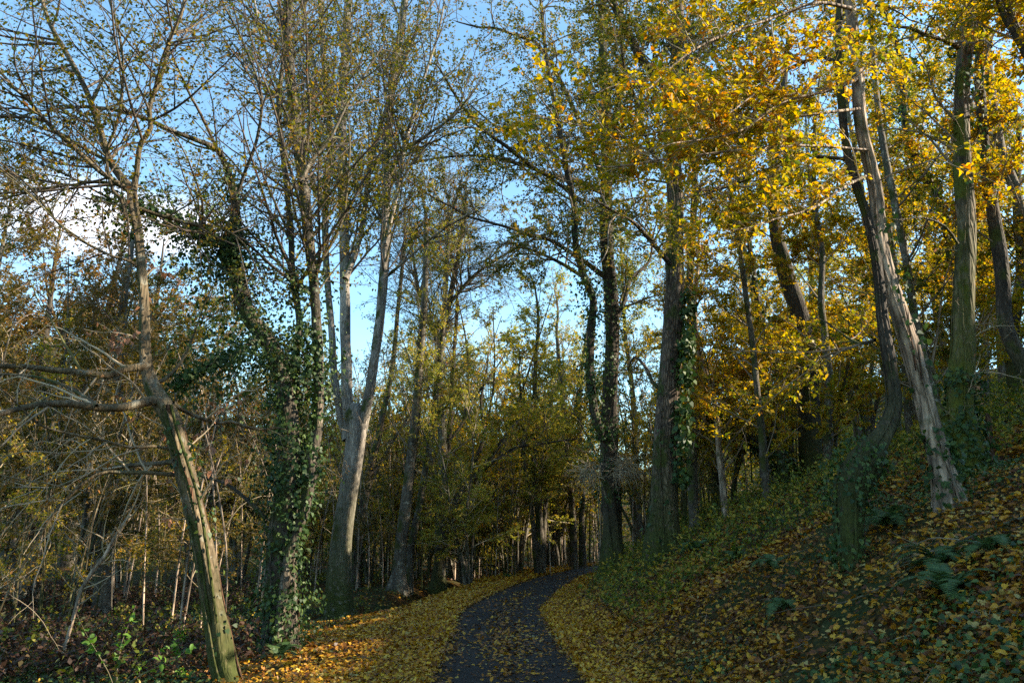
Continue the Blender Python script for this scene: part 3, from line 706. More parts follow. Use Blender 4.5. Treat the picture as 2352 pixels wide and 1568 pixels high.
simple('leaning_tree', 'dark trunk splitting low into sunlit branches that lean right over the lane verge',
       [(1003, 1368, 51.8), (1008, 1310, 29.6), (1018, 1240, 26.6), (1035, 1180, 23.7), (1060, 1135, 20.7), (1090, 1095, 16.3), (1130, 1045, 13.3), (1175, 985, 11.1)], seed=45, bark=B_DARK,
       stems=[([(1008, 1330, 19.2), (1015, 1240, 16.3), (1022, 1150, 14.8), (1028, 1050, 13.3), (1036, 950, 11.8), (1042, 830, 9.6), (1050, 700, 8.1)], .3)],
       limbs=[([(1055, 1140, 13.3), (1080, 1085, 11.8), (1100, 1040, 10.4), (1110, 990, 8.9), (1105, 920, 6.7), (1120, 840, 5.2)], .8), ([(1090, 1095, 10.4), (1120, 1070, 8.9), (1180, 1030, 6.7), (1240, 1020, 5.2), (1300, 1010, 3.7)], -1.0), ([(1035, 1010, 7.4), (1070, 960, 6.7), (1100, 900, 5.2), (1150, 830, 3.7)], 1)],
       ext=.5, leafm=M_GOLD, nleaf=15000, n1=60, zmin=2.6, len1=2.6, leaf=.08)
simple('woodland_tree', 'slim dark trunk standing alone behind the gap right of the leaning tree',
       [(1240, 1300, 29.6), (1240, 1220, 20.7), (1234, 1140, 17.8), (1226, 1080, 16.3), (1232, 1000, 13.3), (1228, 880, 11.1), (1236, 760, 8.9)], Y=36, seed=47, bark=B_MID,
       stems=[([(1246, 1300, 17.8), (1250, 1200, 13.3), (1256, 1100, 10.4), (1250, 960, 8.1)], .5), ([(1232, 1300, 14.8), (1222, 1180, 11.8), (1206, 1080, 9.6), (1200, 950, 7.4)], -.5)], leafm=M_YG, nleaf=30000, n1=100, zmin=3, leaf=.1, len1=3.2, flat=.6)
simple('woodland_tree', 'pair of dark upright trunks at the far lane bend left of the ivy-hung oak',
       [(1318, 1290, 22.2), (1316, 1200, 16.3), (1310, 1120, 14.8), (1300, 1020, 11.8), (1290, 900, 10.4), (1280, 780, 8.9)], Y=42, seed=49,
       stems=[([(1338, 1290, 19.2), (1336, 1190, 14.8), (1338, 1090, 13.3), (1330, 980, 10.4), (1336, 850, 8.9)], .8)], leafm=M_YG, nleaf=30000, n1=100, zmin=3, leaf=.1, len1=3.2, flat=.6)
simple('woodland_tree', 'slim tree with open fine twigs against the pale sky, above the curve of the lane',
       [(968, 1310, 25.2), (962, 1200, 20.7), (965, 1050, 17.8), (960, 900, 16.3), (966, 800, 14.8), (985, 700, 13.3), (1005, 620, 11.1), (1030, 550, 8.9), (1055, 490, 5.9)], Y=30, seed=51, bark=B_GREY,
       limbs=[([(966, 800, 8.9), (930, 700, 7.4), (905, 600, 5.9), (880, 480, 3.7)], 1), ([(985, 700, 7.4), (1040, 640, 5.9), (1090, 600, 4.4), (1150, 570, 3)], -1), ([(1000, 640, 6.7), (990, 560, 5.2), (1000, 470, 3.7), (1010, 400, 2.2)], 0)],
       nleaf=4500, n1=110, len1=2.6, n2=9, n3=6, zmin=6, ext=1, bare=.5, twigm=None) if False else None
simple('bare_tree', 'nearly bare tree with fine twigs against the open sky left of the oaks',
       [(1010, 1310, 30), (1012, 1180, 26), (1018, 1040, 22), (1010, 920, 20), (1012, 800, 18), (1030, 700, 15), (1050, 600, 12), (1062, 520, 9), (1070, 460, 6)], Y=32, seed=51, bark=B_GREY,
       limbs=[([(1012, 800, 12), (970, 700, 10), (950, 600, 8), (940, 500, 5)], 1), ([(1030, 700, 10), (1080, 640, 8), (1120, 610, 6), (1170, 580, 4)], -1), ([(1045, 620, 9), (1030, 550, 7), (1030, 470, 5), (1020, 420, 3)], 0)],
       nleaf=14000, n1=230, len1=3.4, n2=9, n3=6, zmin=7, ext=1, bare=.3, rmin=.004)
simple('woodland_tree', 'big grey trunk deep in the brush left of the hornbeam, foot in shade',
       [(236, 1365, 44), (244, 1250, 34), (260, 1110, 30), (266, 1000, 27), (272, 880, 24), (276, 760, 20), (290, 640, 16)], Y=22, seed=53, bark=B_GREY, leafm=M_BRONZE, nleaf=14000, n1=70, zmin=3.5)

# ---- ivy-hung oak at the inside of the bend
Y7 = 24.5
t7 = T([(1412, 1330, 87), (1408, 1270, 60.2), (1406, 1190, 49), (1402, 1120, 47.5), (1398, 1040, 44.3), (1400, 950, 41.1), (1404, 860, 38), (1406, 760, 36.4), (1402, 660, 35.6), (1394, 560, 34.8), (1392, 450, 33.2), (1396, 350, 30.1), (1392, 250, 26.9), (1386, 150, 23.7), (1384, 60, 20.6), (1380, -60, 19)], Y7, 0, 3, 61)
t7b = T([(1385, 1010, 19), (1364, 940, 20.6), (1355, 850, 20.6), (1358, 760, 20.6), (1362, 690, 19.8), (1340, 630, 18.2), (1322, 560, 16.7), (1318, 470, 15.8), (1300, 380, 14.3), (1284, 290, 12.7), (1264, 190, 11), (1250, 90, 9.5), (1240, -30, 7.9)], Y7 - .3, -1.5, 2, 62, ft=False)
l7 = [Lm([(1396, 445, 20.6), (1321, 415, 13.8), (1251, 400, 12), (1206, 370, 11.2), (1161, 335, 10.3), (1106, 295, 8.6), (1066, 250, 7.7), (1036, 205, 6.9), (1011, 160, 5.2)], Y7, -3, .3, 63),
      Lm([(1390, 420, 15.5), (1340, 300, 12), (1301, 215, 11.2), (1276, 165, 10.3), (1251, 125, 9.5), (1226, 95, 8.6), (1176, 78, 7.7), (1136, 65, 6.9), (1096, 62, 5.2), (1056, 52, 3.4)], Y7, -2, .3, 64),
      Lm([(1395, 640, 15.5), (1320, 585, 11.2), (1256, 548, 9.5), (1216, 541, 8.6), (1176, 525, 7.7), (1126, 510, 6.9), (1076, 497, 6), (1036, 475, 5.2), (996, 455, 4.3), (956, 425, 3.4)], Y7, -2.5, .5, 65),
      Lm([(1340, 470, 10.3), (1280, 420, 8.6), (1226, 388, 7.7), (1171, 370, 6.9), (1096, 358, 6), (1026, 361, 5.2), (976, 368, 4.3), (931, 382, 3.4)], Y7 - .5, 2, .4, 66),
      Lm([(1404, 760, 13.8), (1435, 690, 11.2), (1450, 640, 9.5), (1490, 600, 6.9), (1500, 540, 5.2)], Y7, 1.5, 1, 67),
      Lm([(1398, 330, 15.5), (1420, 240, 12.9), (1432, 150, 11.2), (1426, 60, 9.5), (1430, -40, 7.7)], Y7, 1, 2, 68),
      Lm([(1345, 640, 10.3), (1280, 600, 8.6), (1210, 570, 6.9), (1160, 560, 5.2), (1130, 590, 3.4)], Y7, 1.5, .6, 69),
      Lm([(1300, 380, 10.3), (1240, 330, 7.7), (1190, 300, 6.9), (1140, 290, 5.2), (1090, 250, 4.3)], Y7 - 1, 1.5, .6, 70)]
r = rs(71)
gb = Geo()
S = at(1432, 1075, Y7 - .7) + .12 * r.randn(240, 3); D = norm(r.randn(240, 3) + [.7, -.6, -.1]); Pb, Rb = grow(S, D, r.uniform(.3, .9, 240), np.full(240, .008), 6, .35, -.08, r)
gb.add(*tubes(Pb, Rb, 4))
S = at(1360, 1085, Y7 - .6) + .15 * r.randn(120, 3); D = norm(r.randn(120, 3) + [-.9, -.5, -.1]); Pb, Rb = grow(S, D, r.uniform(.4, 1.1, 120), np.full(120, .008), 6, .3, -.05, r)
gb.add(*tubes(Pb, Rb, 4))
tree('ivy_clad_oak', 'tall ivy-hung oak at the inside of the lane bend, twig tangle on trunk', base_of(t7), [t7, t7b], B_DARK, l7, leafm=M_OAK, seed=11, sides=20, flare=.25, knots=.1,
     cr=dict(axes=[t7[70:], t7b[30:]] + l7, n1=230, len1=3.2, n2=7, n3=5, nleaf=75000, leaf=.085, zmin=6.5, flat=.3, bare=.25, wander=.2),
     ivy=[dict(axes=[t7], count=5600, reach=.6, size=.085, zr=(2.6, 12.5)), dict(axes=[t7b], count=6000, reach=.4, size=.085, zr=(3.5, 12))], extra=[('dead_twig_tangle', gb, W_PALE)])

# ---- big oak on the bank
Y8 = 18.5
t8 = T([(1522, 1250, 90), (1524, 1190, 72), (1526, 1120, 62.2), (1528, 1040, 57.3), (1532, 960, 54.8), (1537, 880, 52.4), (1542, 800, 49.9), (1547, 720, 47.4), (1550, 640, 45.1), (1550, 560, 42.6), (1552, 480, 38.5), (1548, 400, 36), (1545, 320, 33.5), (1548, 240, 31.1), (1552, 160, 27.8), (1558, 60, 24.6), (1562, -60, 22.1)], Y8, 0, 4, 81)
l8 = [Lm([(1548, 250, 26), (1526, 200, 24.2), (1498, 165, 23.2), (1471, 135, 22.3), (1448, 85, 21.4), (1420, 30, 20.5), (1396, -20, 18.6)], Y8, -.8, 2, 82),
      Lm([(1546, 420, 14.9), (1510, 370, 12.1), (1480, 300, 10.2), (1460, 230, 9.3), (1440, 180, 7.4)], Y8, -1.6, .8, 83),
      Lm([(1550, 620, 14.9), (1500, 560, 12.1), (1455, 510, 10.2), (1400, 480, 7.4)], Y8, -1.8, .6, 84),
      Lm([(1552, 480, 14), (1600, 440, 11.2), (1660, 430, 9.3), (1720, 400, 6.5)], Y8, 1.5, .6, 85),
      Lm([(1552, 200, 14), (1610, 120, 11.2), (1680, 60, 9.3), (1760, 20, 6.5)], Y8, 1, .6, 86),
      Lm([(1535, 900, 14.9), (1505, 885, 11.2), (1480, 840, 9.3), (1455, 820, 6.5), (1440, 850, 4.7)], Y8, 1, .3, 87)]
tree('oak', 'thick straight oak with ridged brown bark and an ivy strip on its sunny side', base_of(t8), [t8], B_OAK, l8, leafm=M_OAK, seed=13, sides=30, flare=.15, flute=.03, knots=.03,
     cr=dict(axes=[t8[60:]] + l8, n1=150, len1=3.0, n2=7, n3=5, nleaf=52000, leaf=.085, zmin=7.5, flat=.3, bare=.2, wander=.18),
     ivy=[dict(axes=[t8[14:52] + np.array([.30, -.22, 0, -.16])], count=1500, reach=.09, size=.12), dict(axes=[t8[:40]], count=260, reach=.08, size=.09)])
simple('sapling', 'thin sunlit sapling rising between the ivy oak and the thick oak',
       [(1510, 1190, 12), (1512, 1080, 11), (1505, 960, 10), (1500, 860, 10), (1492, 780, 8), (1490, 700, 6), (1488, 600, 4)], Y=16.5, seed=88, bark=B_PEEL, ext=.5, nleaf=260, n1=16, len1=1.0, zmin=3, twigm=None) if False else None

# ---- right bank: the bent tree, the peeling tree, the double trunk
Y10 = H(1955, 1300)
t10 = T([(1960, 1300, 52.46), (1956, 1230, 58.804), (1956, 1165, 67.1), (1964, 1110, 81.862), (1984, 1066, 88.084), (2010, 1024, 60.2), (2036, 986, 46.4), (2056, 930, 36.1), (2050, 870, 31), (2040, 800, 29.2), (2028, 730, 26.7), (2020, 650, 24.1), (2010, 580, 23.2), (1992, 500, 20.6), (1968, 430, 20.6), (1948, 360, 20.6), (1936, 280, 20.6), (1930, 200, 18.9), (1925, 110, 18.1), (1928, 20, 17.2), (1930, -70, 15.5)], Y10, .9, 2, 101)
l10 = [Lm([(1930, 150, 12), (1888, 130, 10), (1848, 142, 10), (1798, 165, 9), (1748, 187, 8), (1698, 207, 8), (1648, 226, 7), (1598, 250, 6), (1560, 270, 4)], Y10 + .8, 1.5, .6, 102),
       Lm([(1940, 365, 10), (1905, 362, 9), (1860, 358, 8), (1820, 352, 7), (1780, 380, 6), (1700, 420, 5), (1640, 440, 4)], Y10 + .7, 1.2, .5, 103),
       Lm([(2010, 780, 10), (1975, 790, 8), (1940, 770, 6), (1900, 740, 4)], Y10 + .5, .8, .3, 104)]
tree('bent_tree', 'crooked tree with an ivy-wrapped stump foot and a sharp elbow, standing on the leafy bank', base_of(t10), [t10], B_DARK, l10, leafm=M_GOLD, seed=17, sides=24, flare=.2, knots=.12,
     cr=dict(axes=[t10[50:]] + l10, n1=75, len1=1.8, n2=6, n3=4, nleaf=13000, leaf=.062, zmin=4.0, flat=.8, face_up=1.4, bare=.2),
     ivy=[dict(axes=[t10[:13] + np.array([-.07, -.04, 0, .01])], count=1500, reach=.1, size=.05)])
Y11 = H(2170, 1170)
t11 = T([(2192, 1200, 89.7), (2180, 1130, 68.2), (2166, 1070, 52), (2150, 1010, 46.7), (2135, 955, 44.8), (2122, 900, 43.9), (2105, 840, 43), (2085, 770, 41.3), (2062, 700, 39.4), (2042, 640, 38.5), (2026, 580, 36.8), (2018, 510, 35), (2012, 440, 33.2), (1996, 370, 31.4), (1980, 300, 30.5), (1972, 220, 29.6), (1968, 140, 27.8), (1958, 60, 26), (1950, -10, 25.1), (1945, -80, 23.3)], Y11, .3, 2.5, 111)
l11 = [Lm([(1962, 70, 9), (1925, 80, 7), (1890, 88, 6), (1848, 112, 6), (1808, 146, 5), (1768, 186, 5), (1728, 222, 4), (1690, 250, 3)], Y11 + .2, -1.0, .4, 112, wig=.03),
       Lm([(2000, 400, 8), (1960, 420, 6), (1900, 450, 5), (1850, 480, 5), (1790, 500, 4), (1740, 520, 3)], Y11 + .2, -1.2, .4, 113, wig=.03),
       Lm([(1975, 180, 9), (1900, 210, 7), (1830, 230, 6), (1760, 260, 5), (1700, 300, 5), (1640, 320, 4), (1560, 330, 3)], Y11 + .2, -1.5, .5, 114, wig=.035),
       Lm([(2010, 420, 5), (2060, 395, 4), (2120, 375, 4), (2180, 352, 3), (2230, 330, 2)], Y11 + .2, -1.0, .1, 115),
       Lm([(1992, 345, 8), (1900, 335, 7), (1780, 345, 6), (1640, 352, 6), (1500, 362, 5), (1390, 382, 4), (1290, 372, 3)], Y11 + .1, -1.6, .3, 117, wig=.04),
       Lm([(1975, 250, 8), (1860, 270, 7), (1700, 285, 6), (1560, 290, 5), (1430, 310, 4), (1340, 290, 3), (1270, 280, 3)], Y11 + .1, -1.3, .3, 118, wig=.04),
       Lm([(1955, 20, 10), (1880, 10, 8), (1790, 30, 7), (1700, 60, 6), (1600, 120, 5), (1500, 200, 4)], Y11 + .2, -1.2, .5, 116, wig=.03)]
brk = Geo()
for k, (a, b) in enumerate((((2072, 700), (2096, 850)), ((2100, 790), (2108, 870)))):
    c = T([(a[0] + 6, a[1], 3), ((a[0] + b[0]) / 2 + 9, (a[1] + b[1]) / 2, 5), (b[0] + 8, b[1], 6)], Y11 - .05, ft=False); trunk_tube(brk, c, 6, .3, .3, k)
tree('peeling_tree', 'slanting tree with pale peeling bark, bright sunlit edge and ivy climbing its foot', base_of(t11), [t11], B_PEEL, l11, leafm=M_GOLD, seed=19, sides=28, flare=.3, knots=.07, flute=.07,
     cr=dict(axes=l11, n1=130, len1=1.4, n2=5, n3=3, nleaf=12500, leaf=.078, zmin=4.2, flat=.8, droop=.25, face_up=1.3, tpl=LEAF6, wander=.1, twig=W_PALE, bias=(-.6, 0, 0)),
     ivy=[dict(axes=[t11[3:30] + np.array([.06, -.05, 0, 0])], count=330, reach=.05, size=.07), dict(axes=[t11[:9]], count=420, reach=.1, size=.07)], extra=[('loose_bark', brk, B_HOLLOW)])
Y12 = H(2225, 1090)
t12 = T([(2230, 1130, 104), (2222, 1060, 76.8), (2214, 990, 60.8), (2208, 920, 54.4), (2212, 860, 59.2), (2216, 800, 54.4), (2214, 730, 48), (2216, 650, 45.6), (2218, 560, 44), (2216, 470, 43.2), (2210, 380, 41.6), (2208, 290, 40), (2212, 200, 36.8), (2218, 120, 35.2), (2232, 50, 32), (2246, -20, 28.8), (2254, -80, 27.2)], Y12, .3, 2.5, 121)
l12 = [Lm([(2200, 110, 14), (2185, 100, 12), (2160, 90, 10), (2120, 80, 9), (2090, 65, 8), (2050, 62, 6)], Y12, -.6, .4, 122),
       Lm([(2200, 560, 7), (2170, 520, 6), (2120, 500, 4), (2070, 505, 3)], Y12, -.5, .3, 123),
       Lm([(2190, 1010, 34), (2170, 960, 26), (2150, 930, 20), (2140, 925, 14)], Y12 + .1, .3, 0, 124)]
tree('moss_foot_tree', 'stout tree with bulging mossy foot and torn bark, right of the peeling tree', base_of(t12), [t12], B_TORN, l12, leafm=M_GOLD, seed=23, sides=26, flare=.3, knots=.10, flute=.08,
     cr=dict(axes=[t12[30:]] + l12, n1=50, len1=2.0, n2=6, n3=4, nleaf=11000, leaf=.062, zmin=5.5, flat=.4),
     extra_crowns=[dict(axes=[t12[:30]], mat=M_DRY, twig=W_PALE, n1=18, len1=1.1, n2=5, n3=3, nleaf=50, leaf=.06, zmin=3.0, trop=-.03, name='withered_leaves', rmin=.0022)],
     ivy=[dict(axes=[t12[:14]], count=1500, reach=.14, size=.07), dict(axes=[t12[34:75] + np.array([.1, -.05, 0, 0])], count=420, reach=.2, size=.07), dict(axes=[t12[50:75]], count=500, reach=.22, size=.07)])

RT = [
 ('mossy trunk bending outward at the right edge, sunlit on its flank', [(2400, 960, 40), (2362, 860, 38), (2330, 800, 36), (2308, 740, 34), (2304, 660, 32), (2298, 590, 31), (2284, 510, 29), (2274, 440, 27), (2262, 360, 25), (2256, 280, 24), (2250, 180, 22), (2252, 60, 20), (2250, -60, 18)], 12.5, B_DARK, 7000),
 ('slim trunk at the right edge leaning left behind the mossy bent one', [(2420, 900, 30), (2385, 640, 28), (2356, 530, 27), (2330, 430, 25), (2300, 350, 23), (2284, 260, 22), (2270, 160, 20), (2262, 60, 18), (2258, -60, 16)], 14.5, B_GREY, 8000),
 ('dark limbless trunk cutting the top right corner', [(2560, 900, 40), (2520, 600, 38), (2440, 300, 34), (2385, 170, 30), (2350, 100, 28), (2315, 40, 26), (2292, -20, 25), (2270, -90, 24)], 10.5, B_DARK, 5000),
 ('slender sun-striped trunk between the peeling tree and the stout mossy one', [(2160, 960, 24), (2130, 850, 21), (2112, 770, 20), (2096, 700, 19), (2085, 620, 18), (2070, 540, 18), (2050, 440, 17), (2032, 350, 16), (2018, 260, 15), (2008, 160, 13), (2000, 50, 12)], 15.0, B_GREY, 9000),
 ('ivy-hung leaning trunk left of the stout mossy tree', [(2205, 950, 30), (2195, 700, 26), (2180, 540, 26), (2160, 470, 24), (2138, 425, 22), (2112, 380, 19), (2090, 330, 16), (2080, 270, 14), (2070, 150, 12)], 16.0, B_DARK, 12000),
 ('dark heavy trunk half hidden in golden foliage between the oak and the bent tree', [(1862, 1000, 54), (1858, 900, 50), (1850, 800, 47), (1835, 720, 44), (1812, 650, 40), (1796, 590, 36), (1782, 530, 32), (1776, 440, 28), (1786, 330, 24), (1800, 200, 20)], 23.0, B_DARK, 24000),
 ('slender brown trunk right behind the thick oak', [(1592, 1150, 26), (1590, 1050, 24), (1598, 950, 22), (1598, 850, 21), (1590, 750, 20), (1584, 650, 18), (1590, 550, 17), (1596, 400, 15), (1590, 250, 12)], 22.0, B_MID, 15000),
 ('thin crooked pale trunk sunlit amid gold leaves right of the thick oak', [(1660, 1110, 18), (1652, 1040, 16), (1646, 960, 15), (1634, 890, 14), (1616, 840, 13), (1602, 790, 12), (1596, 700, 11), (1604, 600, 9)], 21.0, B_PEEL, 9000),
 ('brown pole-like trunk on the bank beside the fallen mossy stem', [(1757, 1092, 22), (1752, 1020, 20), (1746, 960, 18), (1738, 890, 16), (1730, 800, 14), (1716, 700, 13), (1700, 580, 12), (1680, 450, 10)], 19.5, B_MID, 16000),
 ('dark leaning trunk rooted at the head of the fallen mossy stem', [(1795, 1070, 26), (1778, 1010, 22), (1764, 950, 19), (1752, 880, 17), (1748, 790, 15), (1738, 680, 13), (1722, 560, 12), (1712, 420, 10)], 22.0, B_DARK, 18000),
 ('thin straight trunk in the gold leaves left of the bent tree', [(1900, 990, 20), (1906, 900, 18), (1898, 800, 17), (1886, 690, 15), (1888, 580, 14), (1870, 450, 12), (1872, 300, 10)], 19.0, B_MID, 18000),
 ('mossy leaning trunk low behind the right of the thick oak', [(1640, 1080, 24), (1632, 1000, 22), (1620, 930, 20), (1606, 860, 16), (1588, 780, 13), (1570, 700, 10)], 25.0, B_DARK, 12000),
 ('far thin trunk high on the bank right of the stout mossy tree', [(2260, 880, 20), (2262, 780, 18), (2256, 680, 16), (2240, 560, 15), (2236, 440, 13), (2228, 300, 11)], 22.0, B_MID, 16000),
 ('short thick trunk in shade on the upper bank near the right edge', [(2330, 900, 30), (2322, 820, 26), (2334, 720, 24), (2345, 600, 22), (2335, 480, 18), (2340, 330, 14)], 19.0, B_DARK, 14000),
 ('grey sunlit trunk in the gold leaves between the peeling and bent trees', [(2085, 950, 18), (2080, 860, 17), (2070, 760, 15), (2060, 640, 14), (2040, 500, 12), (2036, 360, 10)], 20.0, B_GREY, 16000),
]
for k, (lab, pts, Y, bk, nl) in enumerate(RT):
    simple('bank_tree', lab, pts, Y=Y, bark=bk, seed=140 + 7 * k, ext=2, leafm=M_GOLD if k not in (1, 3, 11) else M_OAK, nleaf=int(nl * 1.1), n1=55, n2=6, n3=4, zmin=3.2 if k > 2 else 6.5, leaf=.08, flat=.8, face_up=1.6, tpl=LEAF6, wander=.08, group='trees on the right bank',
           ivy=dict(count=1600, reach=.3, size=.1) if k in (4, 9) else None, len1=2.4 if k > 2 else 1.7, bare=.1)
c = T([(1825, 1085, 34), (1805, 1060, 30), (1768, 1040, 27), (1731, 1019, 25), (1695, 990, 23), (1658, 967, 21), (1622, 945, 19), (1580, 928, 17), (1545, 915, 14)], 23.5, -1.5, .5, 5, ft=False)
g = Geo(); trunk_tube(g, c, 12, .06, .1, 3); root = root_at('fallen_tree', [c[0, 0], c[0, 1], float(ground_z(c[0, 0], c[0, 1]))])
tag(root, 'mossy ivy-covered stem fallen slantwise across the bank to the thick oak', 'fallen tree')
adopt(g.obj('trunk', B_DARK, attr=True), root); adopt(ivy_on([c], 9, 1600, .18, .1).obj('ivy', M_IVY, smooth=False), root)

# ---- repeated trees of the middle distance: templates at the origin, then copies
def template(kind, seed):
    r = rs(seed)
    if kind == 'tall':
        t = np.array([[0, 0, -.4, .26], [.05, 0, 2, .2], [.1, .1, 5, .17], [-.1, .05, 8, .14], [.15, 0, 11, .11], [.2, .1, 14, .07], [.3, .2, 17, .03]]); sp_ = [catmull(t, .5)]
        kw = dict(n1=75, len1=3.4, n2=7, n3=5, nleaf=32000, leaf=.10, zmin=4, trop=.01, flat=.6, face_up=1.3, bare=.25)
    elif kind == 'coppice':
        sp_ = []
        for k in range(6):
            a = r.rand() * 6.28; l = r.uniform(.8, 2.6); h = r.uniform(6, 10)
            t = np.array([[.2 * math.cos(a), .2 * math.sin(a), -.3, .09], [.35 * math.cos(a), .35 * math.sin(a), 1, .075], [l * .5 * math.cos(a), l * .5 * math.sin(a), h * .35, .06], [l * math.cos(a + .2), l * math.sin(a + .2), h * .7, .04], [l * 1.5 * math.cos(a), l * 1.5 * math.sin(a), h, .015]])
            sp_.append(catmull(t, .5))
        kw = dict(n1=90, len1=2.3, n2=6, n3=4, nleaf=25000, leaf=.09, zmin=1.4, trop=0, flat=.85, face_up=1.6, wander=.08, bare=.25)
    elif kind == 'round':
        t = np.array([[0, 0, -.4, .3], [0, 0, 2, .25], [.2, 0, 5, .2], [.1, .2, 8, .14], [.1, 0, 11, .08], [.1, 0, 13, .03]]); sp_ = [catmull(t, .5)]
        for k in range(5):
            a = k * 1.3 + r.rand(); t = np.array([[0, 0, 3.5 + k * .8, .12], [1.5 * math.cos(a), 1.5 * math.sin(a), 5.5 + k * .8, .09], [3.2 * math.cos(a), 3.2 * math.sin(a), 7.5 + k * .6, .05], [4 * math.cos(a), 4 * math.sin(a), 9.5 + k * .4, .02]]); sp_.append(catmull(t, .5))
        kw = dict(n1=110, len1=3.0, n2=7, n3=5, nleaf=46000, leaf=.10, zmin=3, trop=.02, flat=.2, bare=.25)
    elif kind == 'thicket':
        sp_ = []
        for k in range(9):
            a = r.rand() * 6.28; x, y = r.randn(2) * .5; h = r.uniform(2.5, 5.5); l = r.uniform(.3, 1.6)
            t = np.array([[x, y, -.2, .022], [x + .1 * math.cos(a), y + .1 * math.sin(a), h * .3, .018], [x + l * .5 * math.cos(a), y + l * .5 * math.sin(a), h * .7, .013], [x + l * math.cos(a), y + l * math.sin(a), h, .006]]); sp_.append(catmull(t, .3))
        kw = dict(n1=45, len1=1.5, n2=4, n3=3, nleaf=5200, leaf=.055, zmin=.5, trop=-.02, flat=.2, rmin=.0028)
    g = Geo()
    for k, c in enumerate(sp_): trunk_tube(g, c, 9 if kind != 'thicket' else 5, .06, .06, seed + k, .4 if (kind in ('tall', 'round') and k == 0) else 0)
    gw, gl = crown(sp_, seed, **kw)
    return g, gw, gl
PROTO = {}
def proto(kind, seed, bark, twig, leafm):
    g, gw, gl = template(kind, seed)
    out = []
    for nm, gg, mt, sm in (('trunk' if kind in ('tall', 'round') else 'stems', g, bark, True), ('twigs', gw, twig, True), ('crown', gl, leafm, False)):
        out.append((nm, gg, mt, sm))
    return out
KINDS = {'cop_c': ('coppice', 311, B_GREY, W_PALE, M_OB), 'tall_c': ('tall', 312, B_GREY, W_TWIG, M_OB), 'tall_a': ('tall', 301, B_MID, W_TWIG, M_GOLD), 'tall_b': ('tall', 302, B_GREY, W_TWIG, M_YG), 'cop_a': ('coppice', 303, B_MID, W_TWIG, M_GOLD), 'cop_b': ('coppice', 304, B_GREY, W_PALE, M_YG),
         'round_a': ('round', 305, B_MID, W_DARK, M_BRONZE), 'round_b': ('round', 306, B_DARK, W_TWIG, M_OLIVE), 'thick_a': ('thicket', 307, B_PEEL, W_BRUSH, M_OB), 'thick_b': ('thicket', 308, B_HORN, W_BRUSH, M_GOLD)}
MESHES = {}
def place(kind, name, label, cat, x, y, s=1.0, rz=0.0, group=None, tilt=0.0, crownm=None):
    """first use builds the meshes, every later one copies the parts"""
    cx, hw = float(road_cx(y)), float(road_hw(y))
    if abs(x - cx) < hw + 1.8 and y < 75: x = cx - hw - 1.8 if x < cx + .5 else cx + hw + 1.8
    root = bpy.data.objects.new(name, None); COL.objects.link(root)
    root.location = (x, y, float(ground_z(x, y))); root.rotation_euler = (tilt, tilt * .5, rz); root.scale = (s, s, s)
    tag(root, label, cat, group)
    if kind not in MESHES:
        MESHES[kind] = []
        for nm, gg, mt, sm in proto(*KINDS[kind]):
            o = gg.obj(nm, mt, root, smooth=sm, attr=(nm in ('trunk', 'stems')))
            if o is not None: MESHES[kind].append(o)
    else:
        for src in MESHES[kind]:
            o = src.copy(); COL.objects.link(o); o.parent = root
    return root
def at_px(px, Y): return (px - 1176) / FPX * (Y * cp + 0) , Y
